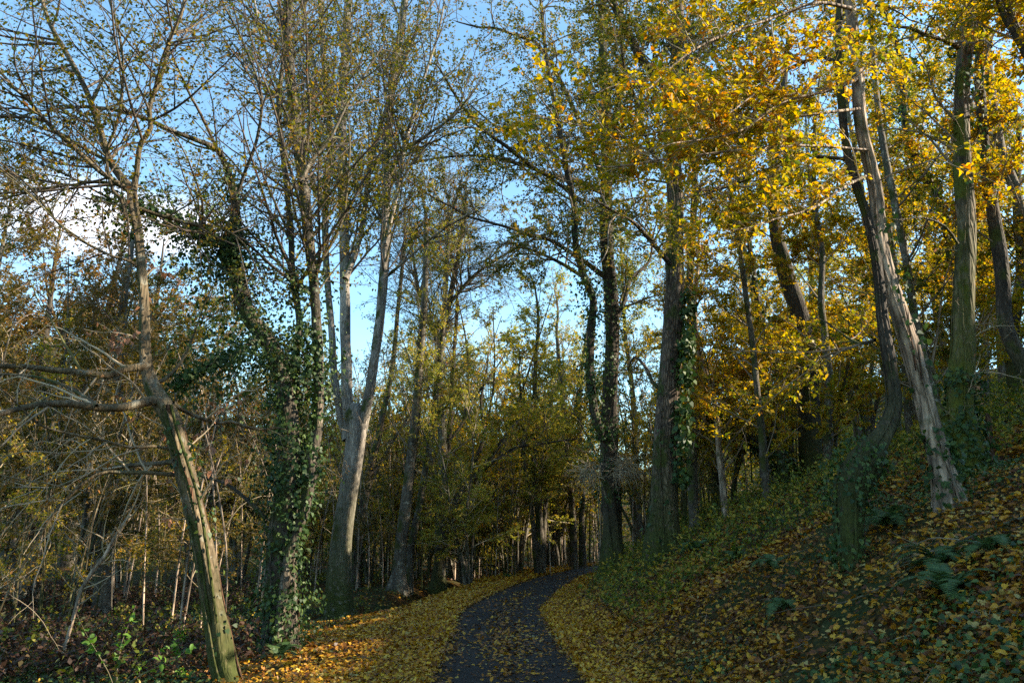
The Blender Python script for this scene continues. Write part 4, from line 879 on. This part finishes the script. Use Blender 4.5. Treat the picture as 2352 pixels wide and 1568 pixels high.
MID = [  # kind, px, Y, scale, rot, label
 ('round_a', 60, 44, 1.6, 0.2, 'bronze round crown at the far left edge behind the limbs'),
 ('round_a', 190, 50, 1.75, 1.5, 'domed bronze crown left of the hornbeam trunk, under the white cloud'),
 ('round_b', 330, 48, 1.6, 2.7, 'domed olive crown seen behind the upper hornbeam trunk'),
 ('round_a', 470, 46, 1.15, 4.0, 'bronze crown in the gap between hornbeam and ivy-smothered tree'),
 ('tall_c', -60, 30, 1.0, 5.0, 'tall olive-leaved tree just cut by the left edge'),
 ('round_b', 120, 32, .8, 1.1, 'low olive crown under the long left limbs'),
 ('cop_c', 330, 27, .9, 2.2, 'many-stemmed shrub tree behind the hornbeam, sunlit stems'),
 ('cop_c', 480, 30, 1.0, 0.4, 'many-stemmed shrub tree left of the ivy-smothered trunk'),
 ('cop_c', 570, 36, 1.1, 3.4, 'many-stemmed shrub tree seen past the ivy-smothered trunk'),
 ('cop_b', 720, 38, .9, 1.9, 'many-stemmed shrub tree between ivy-smothered and forked trees'),
 ('cop_a', 900, 40, 1.35, 1.2, 'golden many-stemmed tree behind the mossy spreading foot'),
 ('cop_b', 1060, 38, 1.4, 2.1, 'yellow-green many-stemmed tree behind the leaning tree'),
 ('cop_a', 1150, 46, 1.6, 3.1, 'golden many-stemmed tree over the far lane, left of centre gap'),
 ('cop_b', 1225, 38, 1.15, 4.4, 'yellow-green many-stemmed tree with foliage low beside the far lane'),
 ('cop_b', 1290, 52, 1.7, 5.1, 'yellow-green many-stemmed tree in the centre background'),
 ('cop_a', 1345, 44, 1.4, 0.7, 'golden many-stemmed tree left of the ivy oak'),
 ('tall_a', 1180, 62, .95, 0.1, 'taller golden tree beyond the lane bend under the open sky'),
 ('tall_b', 1040, 60, .95, 2.0, 'yellow-green tree beyond the bend, left of the open sky gap foot'),
 ('tall_a', 1300, 58, 1.0, 3.0, 'taller golden tree rising left behind the ivy oak'),
 ('tall_b', 1440, 40, 1.05, 4.0, 'yellow-green tree showing between the ivy oak and thick oak'),
 ('cop_a', 1460, 34, .95, 5.5, 'golden many-stemmed tree low between the two oaks'),
 ('cop_a', 1660, 27, .9, 1.7, 'golden bushy tree above the fallen mossy stem'),
 ('tall_a', 1760, 40, 1.1, 2.9, 'tall golden tree far back right of the thick oak'),
 ('cop_a', 1800, 30, 1.0, 3.9, 'golden bushy tree behind the pole-like trunk'),
 ('cop_a', 1900, 27, .8, 4.9, 'golden bushy tree glowing left of the bent tree'),
 ('tall_b', 1900, 36, 1.1, 5.9, 'tall yellow-green tree above the bent tree'),
 ('cop_a', 1990, 33, 1.0, 0.5, 'golden bushy tree seen between bent and peeling trees'),
 ('tall_a', 2060, 30, 1.1, 1.4, 'tall golden tree behind the peeling tree'),
 ('cop_a', 2120, 27, .7, 2.4, 'golden bushy tree between peeling tree and stout mossy tree'),
 ('tall_b', 2200, 36, 1.2, 3.3, 'tall yellow-green tree behind the stout mossy tree'),
 ('cop_a', 2260, 29, .75, 4.2, 'golden bushy tree right behind the stout mossy tree'),
 ('tall_a', 2330, 32, 1.15, 5.2, 'tall golden tree high on the bank at the right edge'),
 ('cop_b', 960, 52, 1.7, 2.2, 'wide yellow-green many-stemmed tree far back right of the forked tree'),
 ('cop_b', 830, 46, 1.4, 3.2, 'yellow-green many-stemmed tree seen through the foot of the forked tree'),
 ('round_b', 700, 44, 1.0, 5.2, 'olive round crown behind the ivy-smothered and forked trees'),
 ('cop_c', 110, 24, 1.1, 4.2, 'many-stemmed olive shrub tree beneath the long left limbs'),
 ('cop_c', 210, 19, .8, 5.2, 'small many-stemmed olive shrub tree beside the big grey trunk'),
 ('cop_c', 0, 19, .9, 1.2, 'olive many-stemmed shrub tree at the left edge below the limbs'),
 ('cop_b', 1110, 30, .75, 0.9, 'small yellow-green many-stemmed tree on the verge beyond the leaning tree'),
 ('cop_a', 1975, 44, 1.5, 0.3, 'wide golden tree on the upper bank behind the elbow of the bent tree'),
 ('cop_b', 1880, 50, 1.7, 1.3, 'wide yellow-green tree on the skyline of the bank left of the bent tree'),
 ('cop_b', 865, 36, .75, 1.0, 'low yellow-green many-stemmed tree just beyond the gully, right of the forked tree'),
 ('cop_a', 985, 37, .7, 2.0, 'low golden many-stemmed tree in the hollow between two verge trees'),
 ('cop_b', 1075, 36, .7, 3.0, 'low yellow-green many-stemmed tree in the hollow right of the leaning tree'),
 ('cop_a', 1165, 40, .72, 4.0, 'low golden many-stemmed tree in the hollow near the lane bend'),
 ('cop_b', 1275, 55, .95, 5.0, 'low yellow-green many-stemmed tree closing the view past the lane bend'),
 ('tall_a', 1560, 46, 1.1, 0.0, 'tall golden tree straight behind the thick oak'),
]
for kd, px, Y, s, rz, lab in MID:
    x, y = (px - 1176) / FPX * Y * 1.0, Y
    place(kd, 'background_tree', lab, 'tree', x, y, s, rz, 'trees of the middle distance', .03 * math.sin(px))
for k, (kd, x, y, s, lab) in enumerate((('tall_a', 11.5, 1.0, 1.1, 'unseen tall golden tree added for shade on the bank right beside where one stands'), ('tall_b', 6.5, -5, 1.1, 'unseen tall yellow-green tree added for shade on the bank behind where one stands'), ('tall_a', -.5, -10, 1.1, 'unseen tall golden tree added for shade left of the lane farthest behind'),
     ('tall_b', -6.5, -4, 1.1, 'unseen tall yellow-green tree added for shade left of the lane behind where one stands'), ('tall_a', -12, 2.5, 1.0, 'unseen tall golden tree added for shade outside the left edge in the ditch'), ('round_b', 15.5, 5.0, 1.0, 'unseen olive round crown added for shade outside the right edge high on the bank'), ('tall_a', 11, -8, 1.2, 'unseen tallest golden tree added for shade on the bank farthest behind'))):
    place(kd, 'background_tree', lab, 'tree', x, y, s, k * 1.7, 'trees of the middle distance')  # unseen trees beside and behind the camera, added to shade the foreground
THK = [(200, 17, 1.1, 'bleached thin shrub left of the hornbeam'), (540, 17, 1.15, 'pale whippy shrub left of the ivy-smothered trunk'), (30, 20, 1.3, 'tall pale shrub at the left edge farther back'),
       (250, 24, 1.5, 'tall pale shrub beside the big grey trunk in the brush'), (400, 26, 1.5, 'tall pale shrub behind the hornbeam trunk'), (860, 30, 1.4, 'pale whippy shrub right of the forked tree'),
       (960, 33, 1.4, 'pale whippy shrub behind the leaning tree'), (1160, 36, 1.5, 'whippy shrub at the foot of the wood over the lane'), (1290, 34, 1.4, 'whippy shrub by the far lane bend'),
       (1470, 25, 1.2, 'whippy shrub between the two oaks'), (1600, 24, 1.1, 'whippy shrub behind the thick oak foot'), (880, 40, 2.2, 'tall whippy shrub in the dark wood right of the forked tree foot'), (950, 44, 2.3, 'tall whippy shrub in the dark wood behind the mossy spreading foot'),
       (1030, 42, 2.3, 'tall whippy shrub in the dark wood just right of the leaning tree'), (1100, 45, 2.4, 'tall whippy shrub in the dark wood right of the leaning tree, near the gully'),
       (1140, 40, 2.0, 'tall whippy shrub in the dark wood left of the slim dark trunk'), (1190, 48, 2.5, 'tall whippy shrub in the dark wood behind the slim dark trunk'),
       (1262, 46, 2.2, 'tall whippy shrub in the dark wood right of the slim dark trunk'), (1295, 48, 2.4, 'tall whippy shrub in the dark wood left of the paired trunks'),
       (1345, 54, 2.5, 'tall whippy shrub beyond the far lane bend between paired trunks and oak'), (1000, 50, 2.6, 'tall whippy shrub deep in the dark wood between two verge trees'),
       (790, 40, 2.0, 'tall whippy shrub behind the foot of the forked tree'), (1560, 27, 1.5, 'whippy shrub hiding behind the thick oak trunk'), (1700, 27, 1.5, 'whippy shrub under the fallen mossy stem'), (1850, 25, 1.3, 'whippy shrub on the bank under glowing gold leaves'),
 (700, 26, 1.4, 'pale whippy shrub between ivy-smothered and forked trees')]
for k, (px, Y, s, lab) in enumerate(THK):
    place('thick_a' if k % 2 else 'thick_b', 'whippy_shrub', lab, 'shrub', (px - 1176) / FPX * Y, Y, s, k * 1.3, 'bare whippy shrubs')

# ---- far wood: one mass
def far_wood():
    r = rs(900); gt = Geo(); gl = Geo()
    n = 150
    Y = r.uniform(52, 130, n); X = r.uniform(-.85, .85, n) * Y
    k = ~((X > -2 - Y * .0) & (X < 14) & (Y < 60)); X, Y = X[k], Y[k]; Z = ground_z(X, Y)
    hgt = r.uniform(9, 15, len(X)) * np.where((X / Y > -.14) & (X / Y < .04), .8, 1.1)
    P = np.stack([np.stack([X, Y, Z - .5], 1), np.stack([X + r.randn(len(X)) * 1.0, Y, Z + hgt * .3], 1), np.stack([X + r.randn(len(X)) * 2.4, Y, Z + hgt * .65], 1), np.stack([X + r.randn(len(X)) * 3., Y, Z + hgt], 1)], 1)
    R = np.stack([np.full(len(X), .2), np.full(len(X), .15), np.full(len(X), .1), np.full(len(X), .03)], 1); gt.add(*tubes(P, R, 6))
    S, D, t, Rr, L = spawn(P, R, 5200, r, .12, 1, (35, 80)); P1, R1 = grow(S, D, L * .26 * (1.2 - t), Rr * .35, 6, .2, .03, r); gt.add(*tubes(P1, R1, 3))
    leaf_on(gl, P1, 260000, .26, r, LEAF, .1, .2, .35)
    n = 900; Y = r.uniform(40, 110, n); X = r.uniform(-.8, .8, n) * Y; k = np.abs(X - road_cx(Y)) > 3.5; X, Y = X[k], Y[k]; n = len(X)
    P2, R2 = grow(np.stack([X, Y, ground_z(X, Y)], 1), norm(r.randn(n, 3) * .7 + [0, 0, 1]), r.uniform(1.5, 5.0, n), np.full(n, .03), 7, .2, -.03, r); gt.add(*tubes(P2, R2, 3))
    S, D, t, Rr, L = spawn(P2, R2, n * 6, r, .1, 1, (35, 80), flat=.5); P3, R3 = grow(S, D, L * .45, Rr * .4, 6, .2, -.02, r); gt.add(*tubes(P3, R3, 3))
    leaf_on(gl, P3, 110000, .2, r, LEAF, .1, .2, .25)
    m = Geo(); m.V = gt.V + [v for v in gl.V]; m.C = gt.C + gl.C
    nt_ = sum(len(c) for c in gt.C); nl_ = sum(len(c) for c in gl.C)
    m.I = gt.I + [i + gt.n for i in gl.I]
    me = mesh_from('far_wood', np.concatenate(m.V), np.concatenate(m.C), np.concatenate(m.I), [B_MID, M_OAK], False, midx=np.concatenate([np.zeros(nt_), np.ones(nl_)]))
    o = link(bpy.data.objects.new('far_wood', me)); tag(o, 'far woodland reading as one mass of trunks and yellow leaves beyond the bend', 'woodland', kind='stuff')
far_wood()

# ---- ground cover
def scatter_xy(n, y0, y1, r, k=.72, p=1.6):
    y = y0 + (y1 - y0) * r.rand(n) ** p; x = r.uniform(-1, 1, n) * (y * k + 1.5); return x, y
def gnormal(x, y, e=.15):
    dx = (ground_z(x + e, y) - ground_z(x - e, y)) / (2 * e); dy = (ground_z(x, y + e) - ground_z(x, y - e)) / (2 * e)
    return norm(np.stack([-dx, -dy, np.ones_like(dx)], 1))
def litter():
    r = rs(50); g = Geo()
    def put(n, y0, y1, tpl, s0, s1, dens, lift=.05, p=1.6):
        x, y = scatter_xy(n, y0, y1, r, p=p)
        cx = road_cx(y); hw = road_hw(y); d = np.abs(x - cx) - hw; right = x > cx
        pr = dens(x, y, d, right); k = r.rand(n) < pr; x, y, d = x[k], y[k], d[k]; m = len(x)
        z = ground_z(x, y) + np.where(d < .05, .03, .015 + lift * r.rand(m) ** 2)
        nn = gnormal(x, y) + np.where(d < 0, .22, .55)[:, None] * r.randn(m, 3)
        dirs = r.randn(m, 3); dirs[:, 2] *= .3
        leaves(g, np.stack([x, y, z], 1), dirs, nn, r.uniform(s0, s1, m), tpl)
    def dens(x, y, d, right):
        n1 = .5 + .5 * wob(x, y, 1.1, 8) * 1.6; n2 = .5 + .9 * wob(x, y, 3.0, 9)
        verge = np.exp(-np.maximum(d - .1, 0) / np.where(right, .7, 1.9)) * np.where(right, 1.0, 1.25)
        bank = np.where(right, .62 * np.clip(n1 + .45 * n2, .12, 1.4), .26 * np.clip(n1, .05, 1) * np.exp(-np.maximum(d - 3, 0) / 2.5))
        on = np.clip(.05 + .34 * np.exp(-((x - road_cx(y) - .05) / .33) ** 2) * (y < 26) + .8 * np.exp(np.minimum(d, 0) / .10), 0, 1)
        v = np.where(d < 0, on, np.clip(np.maximum(verge, bank), 0, 1))
        return v * np.where((d > 8), .6, 1)
    put(130000, 3.2, 15, LEAF6, .04, .09, dens)
    put(90000, 3.2, 17, MAPLE, .05, .085, dens)
    put(190000, 12, 36, LEAF, .07, .12, dens, p=1.2)
    put(70000, 30, 75, LEAF, .12, .2, dens, p=1.0)
    o = g.obj('fallen_leaves', M_LITTER, smooth=False); tag(o, 'yellow and rust fallen leaves carpeting the verges, lane and bank', 'fallen leaves', kind='stuff')
    g = Geo()
    def band(n, y0, y1, s0, s1, tpl):
        y = y0 + (y1 - y0) * r.rand(n) ** 1.15; right = r.rand(n) < .36; d = np.where(right, r.exponential(.38, n), r.exponential(.85, n)) - .12 * r.rand(n)
        hw = road_hw(y); x = road_cx(y) + np.where(right, 1, -1) * (hw + d); k = d < np.where(right, 1.6, 3.4) * (.75 + .5 * wob(x, y, 1.5, 77)); x, y, d = x[k], y[k], d[k]; m = len(x)
        z = ground_z(x, y) + np.where(d < .06, .035, .02 + .05 * r.rand(m)); dirs = r.randn(m, 3); dirs[:, 2] *= .3
        leaves(g, np.stack([x, y, z], 1), dirs, gnormal(x, y) + .35 * r.randn(m, 3), r.uniform(s0, s1, m), tpl)
    band(42000, 6, 20, .045, .085, MAPLE); band(42000, 14, 34, .06, .10, LEAF6); band(34000, 30, 70, .10, .17, LEAF)
    o = g.obj('verge_leaves', M_FRESH, smooth=False); tag(o, 'golden fallen leaves banked in bands along both edges of the lane', 'fallen leaves', kind='stuff')
litter()
def sticks():
    r = rs(55); n = 520; x, y = scatter_xy(n, 3.3, 22, r); k = np.abs(x - road_cx(y)) > road_hw(y) + .2; x, y = x[k], y[k]; n = len(x)
    a = r.rand(n) * 6.28; L = r.uniform(.1, .7, n); m = 6; t = np.linspace(0, 1, m)
    X = x[:, None] + np.cos(a)[:, None] * L[:, None] * t + .02 * r.randn(n, m); Y = y[:, None] + np.sin(a)[:, None] * L[:, None] * t + .02 * r.randn(n, m)
    P = np.stack([X, Y, ground_z(X, Y) + .035 + .02 * r.rand(n, m)], -1); R = np.repeat(r.uniform(.002, .007, n)[:, None], m, 1) * np.linspace(1, .5, m)
    g = Geo(); g.add(*tubes(P, R, 5)); tag(g.obj('fallen_twigs', W_TWIG), 'small dead sticks scattered through the fallen leaves', 'twigs', kind='stuff')
sticks()
def cover():
    r = rs(60)
    # ivy ground cover on the bank and under the left trees
    g = Geo(); n = 190000; x, y = scatter_xy(n, 3.2, 30, r)
    d = x - road_cx(y) - road_hw(y); e = -(x - road_cx(y)) - road_hw(y)
    f = wob(x, y, 1.0, 21) + .6 * wob(x, y, 2.6, 22)
    k = ((d > .9) & (f + 1.3 * r.rand(n) > .95)) | ((e > 2.6) & (f + .8 * r.rand(n) > .35)); x, y = x[k], y[k]; m = len(x)
    P = np.stack([x, y, ground_z(x, y) + .02 + .10 * r.rand(m)], 1); dr = r.randn(m, 3); dr[:, 2] = -.3
    leaves(g, P, dr, gnormal(x, y) + .4 * r.randn(m, 3), r.uniform(.028, .06, m), IVYL)
    tag(g.obj('ground_ivy', M_IVY, smooth=False), 'dark ivy trailing over the bank and the ditch', 'ivy', kind='stuff')
    # leafy undergrowth: short sprigs
    g = Geo(); gs = Geo(); n = 14000; x, y = scatter_xy(n, 8, 40, r, p=1.1); d = x - road_cx(y) - road_hw(y); e = -(x - road_cx(y)) - road_hw(y)
    f = wob(x, y, .5, 31); k = ((d > 1.0) & (y > 12.5) & (f + .6 * r.rand(n) + .35 * (y < 26) > .12)) | ((e > 3.5) & (f + .6 * r.rand(n) > .55)); x, y = x[k], y[k]; m = len(x)
    P, R = grow(np.stack([x, y, ground_z(x, y)], 1), norm(r.randn(m, 3) * .5 + [0, 0, 1]), r.uniform(.2, .8, m), np.full(m, .003), 6, .18, -.05, r)
    gs.add(*tubes(P, R, 3)); leaf_on(g, P, m * 14, .075, r, LEAF, .15, .1, .03)
    tag(g.obj('undergrowth', M_BRUSH, smooth=False), 'low yellow-green leafy undergrowth on the shaded bank', 'undergrowth', kind='stuff')
    tag(gs.obj('undergrowth_stems', W_DARK), 'thin stems of the low undergrowth', 'undergrowth', kind='stuff')
    # bracken and brambles, rusty, at left
    g = Geo(); n = 5000; y = r.uniform(11, 34, n); x = -r.uniform(.22, .75, n) * y - 1.0
    f = wob(x, y, .5, 41); k = f + .5 * r.rand(n) > .15; x, y = x[k], y[k]; m = len(x)
    P, R = grow(np.stack([x, y, ground_z(x, y)], 1), norm(r.randn(m, 3) * .7 + [0, 0, 1]), r.uniform(.3, .9, m), np.full(m, .003), 7, .15, -.16, r)
    g.add(*tubes(P, R, 3)); leaf_on(g, P, m * 26, .085, r, LEAF, .2, .3, .03)
    tag(g.obj('dead_bracken', M_BRLEAF, smooth=False), 'rusty dead bracken and bramble in the ditch at left', 'bracken', kind='stuff')
    # grass
    g = Geo(); n = 52000; x, y = scatter_xy(n, 4, 42, r, p=1.3); d = x - road_cx(y) - road_hw(y); e = -(x - road_cx(y)) - road_hw(y)
    f = wob(x, y, .9, 51) + .7 * wob(x, y, 2.2, 52)
    k = ((d > .5) & (d < 3.5) & (f > -.02)) | ((e > 2.0) & (e < 6) & (f > .1)); x, y = x[k], y[k]; m = len(x)
    P, R = grow(np.stack([x, y, ground_z(x, y) - .01], 1), norm(r.randn(m, 3) * .45 + [0, 0, 1]), r.uniform(.08, .26, m), np.full(m, .0028), 4, .12, -.22, r, .2)
    g.add(*tubes(P, R, 3)); tag(g.obj('grass', M_GRASS, smooth=False), 'thin grass at the edges of verge and bank', 'grass', kind='stuff')
M_BRUSH = leaf_mat('undergrowth_leaf', [(0, (.05, .10, .015)), (.5, (.16, .19, .025)), (.8, (.38, .32, .04)), (1, (.50, .32, .04))], .4)
cover()

def fern(px, py, s, label, nf=9, seed=0):
    nf += 3
    p = hit(px, py); r = rs(seed); root = root_at('fern', p); tag(root, label, 'fern', 'ferns')
    for k in range(nf):
        a = k * 6.283 / nf + r.uniform(-.3, .3); L = s * r.uniform(.75, 1.1)
        S = np.array([p]); D = np.array([[math.cos(a), math.sin(a), r.uniform(1.0, 3.0)]])
        P, R = grow(S, D, np.array([L]), np.array([.004]), 22, .03, -.13, r)
        g = Geo(); g.add(*tubes(P, R, 4))
        Q = P[0]; Tn = norm(np.gradient(Q, axis=0))
        side = norm(np.cross(Tn, [0, 0, 1.])); up = np.cross(side, Tn)
        i = np.linspace(2.5, 20.8, 26); i0 = i.astype(int); f = (i - i0)[:, None]
        C = Q[i0] * (1 - f) + Q[np.minimum(i0 + 1, 21)] * f; t = i / 21
        w = L * .17 * np.sin(np.clip(t * 1.05, 0, 1) * np.pi) ** .75 * (1.15 - .5 * t) + .008
        for sg in (-1, 1):
            leaves(g, C, side[i0] * sg + Tn[i0] * .35 - up[i0] * .12, up[i0] + .25 * r.randn(26, 3), w, FERNL)
        adopt(g.obj('frond', M_FERN, smooth=False), root)
def _fl():
    a = []; n = 6
    for k in range(n): a += [[k / n + .02, .09 * (1 - k / n) + .02, 0], [(k + .55) / n, .17 * (1 - k / n) + .02, .01]]
    b = [[x, -y, z] for x, y, z in a[::-1]]
    pts = a + [[1, 0, -.03]] + b
    return np.array(pts), [len(pts)], list(range(len(pts)))[::-1]
FERNL = _fl()
fern(2035, 1215, 0.70, 'fern with long fronds right beside the foot of the bent tree', 9, 1)
fern(2160, 1300, 0.58, 'fern drooping just above the long fallen branch', 8, 2)
fern(2185, 1370, 0.62, 'fern below the fallen branch with fronds hanging towards the lane', 9, 3)
fern(2275, 1270, 0.48, 'small fern above the fallen branch nearest the right edge', 7, 4)
fern(1775, 1305, 0.56, 'fern half way along the bank left of the bent tree', 8, 5)
fern(1690, 1290, 0.55, 'fern low on the bank nearer the lane bend', 8, 6)
fern(1800, 1400, 0.51, 'lowest fern on the bank among rust leaves', 7, 7)
fern(1600, 1265, 0.68, 'fern under the thick oak', 8, 8)
fern(640, 1512, 0.56, 'dark fern at the foot of the ivy-smothered tree', 8, 9)
fern(1165, 1328, 0.62, 'grey-green fern on the left verge by the gully', 8, 10)

def fallen_branch():
    pts = [(2420, 1165), (2352, 1188), (2300, 1205), (2240, 1228), (2180, 1252), (2130, 1276), (2090, 1305), (2050, 1332), (1985, 1368), (1925, 1385), (1872, 1388)]
    P = []
    for k, (a, b) in enumerate(pts):
        q = hit(a, b, .05); P.append([*q, .017 - .0011 * k])
    P = np.array(P); P[:, 2] = np.maximum(P[:, 2], ground_z(P[:, 0], P[:, 1]) + .03)
    c = catmull(P, .06); root = root_at('fallen_branch', c[0, :3]); tag(root, 'long thin fallen branch lying across the leaves of the right bank', 'branch')
    g = Geo(); trunk_tube(g, c, 8, .1, .1, 3); adopt(g.obj('stem', B_MID, attr=True), root)
    Pb, Rb = as_batch([c], 20); r = rs(5); S, D, t, Rr, L = spawn(Pb, Rb, 14, r, .2, .95, (30, 60), flat=.5)
    P2, R2 = grow(S, D + [0, -.3, .0], r.uniform(.25, .9, 14), Rr * .5, 8, .1, -.03, r); P2[:, :, 2] = np.maximum(P2[:, :, 2], ground_z(P2[:, :, 0], P2[:, :, 1]) + .02)
    g = Geo(); g.add(*tubes(P2, R2, 5)); adopt(g.obj('side_twigs', W_TWIG), root)
fallen_branch()
def snag():
    c = foot(pixpath([(2272, 1030, 20), (2270, 990, 18), (2268, 960, 16), (2266, 948, 5)], H(2272, 1015) if False else 11.8)); root = root_at('broken_snag', base_of(c)); tag(root, 'short splintered reddish stub beside the stout mossy tree foot', 'stump')
    g = Geo(); trunk_tube(g, c, 10, .25, .2, 5, rough=.08); adopt(g.obj('wood', B_HOLLOW, attr=True), root)
snag()
def dead_pole():
    c = foot(pixpath([(176, 1392, 9), (188, 1352, 10), (215, 1310, 11), (242, 1275, 11), (270, 1225, 12), (300, 1182, 12)], 12.2)); root = root_at('dead_pole', base_of(c)); tag(root, 'pale broken pole leaning right in the brush left of the hornbeam', 'dead branch')
    g = Geo(); trunk_tube(g, c, 9, .1, .1, 5); adopt(g.obj('stem', B_PEEL, attr=True), root)
    Pb, Rb = as_batch([c], 12); r = rs(8); S, D, t, Rr, L = spawn(Pb, Rb, 9, r, .3, 1, (25, 55)); P2, R2 = grow(S, D, r.uniform(.4, 1.2, 9), Rr * .4, 8, .12, 0, r)
    g = Geo(); g.add(*tubes(P2, R2, 5)); adopt(g.obj('side_twigs', W_PALE), root)
dead_pole()
def green_sprig(px, py, Y, s, label, seed):
    p = at(px, py, Y); p[2] = float(ground_z(p[0], p[1])); r = rs(seed); root = root_at('leafy_sapling', p); tag(root, label, 'sapling', 'green saplings')
    P, R = grow(np.repeat(p[None], 6, 0), norm(r.randn(6, 3) * .5 + [.3, -.1, 1]), r.uniform(.6, 1.1, 6) * s, np.full(6, .006), 10, .08, -.03, r)
    g = Geo(); g.add(*tubes(P, R, 5)); adopt(g.obj('stems', W_TWIG), root)
    g = Geo(); leaf_on(g, P, 130, .085, r, LEAF6, .35, .4, .02); adopt(g.obj('crown', M_GREEN, smooth=False), root)
green_sprig(270, 1560, 10.5, 1.1, 'fresh green sapling at the lower left, lit leaves', 1)
green_sprig(400, 1560, 11.5, .9, 'fresh green sapling just left of the hornbeam foot', 2)

# ------------------------------------------------------------------ light
SUN_EL, SUN_AZ = rad(28.0), rad(88.0)
w = bpy.data.worlds.new('World'); SC.world = w; w.use_nodes = True; nt = w.node_tree
bg = nt.nodes['Background']
sky = nt.nodes.new('ShaderNodeTexSky'); sky.sky_type = 'NISHITA'; sky.sun_disc = False; sky.sun_elevation = SUN_EL; sky.sun_rotation = SUN_AZ
sky.air_density = 1.0; sky.dust_density = .15; sky.ozone_density = 1.3
tc = nt.nodes.new('ShaderNodeTexCoord'); mp = nt.nodes.new('ShaderNodeMapping'); mp.inputs['Scale'].default_value = (1, 1, 2.6)
nt.links.new(tc.outputs['Generated'], mp.inputs[0])
no = nt.nodes.new('ShaderNodeTexNoise'); no.inputs['Scale'].default_value = 2.6; no.inputs['Detail'].default_value = 7; no.inputs['Roughness'].default_value = .58
nt.links.new(mp.outputs[0], no.inputs['Vector'])
cf = ramp(nt, no.outputs['Fac'], [(.50, (0, 0, 0)), (.68, (1, 1, 1))])
# a cloud bank to the left, low
q = norm(ray(290, 510))
d1 = nt.nodes.new('ShaderNodeVectorMath'); d1.operation = 'SUBTRACT'; d1.inputs[1].default_value = tuple(q); nt.links.new(tc.outputs['Generated'], d1.inputs[0])
d2 = nt.nodes.new('ShaderNodeVectorMath'); d2.operation = 'MULTIPLY'; d2.inputs[1].default_value = (1, 1, 3.2); nt.links.new(d1.outputs[0], d2.inputs[0])
d3 = nt.nodes.new('ShaderNodeVectorMath'); d3.operation = 'LENGTH'; nt.links.new(d2.outputs[0], d3.inputs[0])
d4 = nt.nodes.new('ShaderNodeMath'); d4.operation = 'MULTIPLY_ADD'; d4.inputs[1].default_value = -.5; nt.links.new(no.outputs['Fac'], d4.inputs[0]); nt.links.new(d3.outputs['Value'], d4.inputs[2])
mr = nt.nodes.new('ShaderNodeMapRange'); mr.inputs[1].default_value = -.13; mr.inputs[2].default_value = -.24; nt.links.new(d4.outputs[0], mr.inputs[0])
mxx = nt.nodes.new('ShaderNodeMath'); mxx.operation = 'MULTIPLY_ADD'; mxx.inputs[1].default_value = .75; mxx.use_clamp = True
nt.links.new(mr.outputs[0], mxx.inputs[0])
sc_ = nt.nodes.new('ShaderNodeMath'); sc_.operation = 'MULTIPLY'; sc_.inputs[1].default_value = .06; nt.links.new(cf, sc_.inputs[0])
nt.links.new(sc_.outputs[0], mxx.inputs[2])
skt = mix(nt, 1.0, sky.outputs[0], (.86, 1.06, 1.03), 'MULTIPLY')
skc = mix(nt, mxx.outputs[0], skt, (5.4, 5.2, 5.4))
nt.links.new(skc, bg.inputs[0]); bg.inputs[1].default_value = .14
sun = bpy.data.lights.new('sun', 'SUN'); sun.energy = 5.0; sun.angle = rad(.5); sun.color = (1, .87, .68)
so = bpy.data.objects.new('sun', sun); COL.objects.link(so)
from mathutils import Vector
sd = Vector((math.sin(SUN_AZ) * math.cos(SUN_EL), math.cos(SUN_AZ) * math.cos(SUN_EL), math.sin(SUN_EL)))
so.rotation_euler = sd.to_track_quat('Z', 'Y').to_euler()
vs = SC.view_settings; vs.view_transform = 'Standard'; vs.look = 'None'; vs.exposure = 1.5; vs.gamma = 1.0
SC.cycles.max_bounces = 5; SC.cycles.diffuse_bounces = 3; SC.cycles.transmission_bounces = 4; SC.cycles.glossy_bounces = 2
SC.cycles.use_denoising = False
print('LEAVES', NLEAF[0])
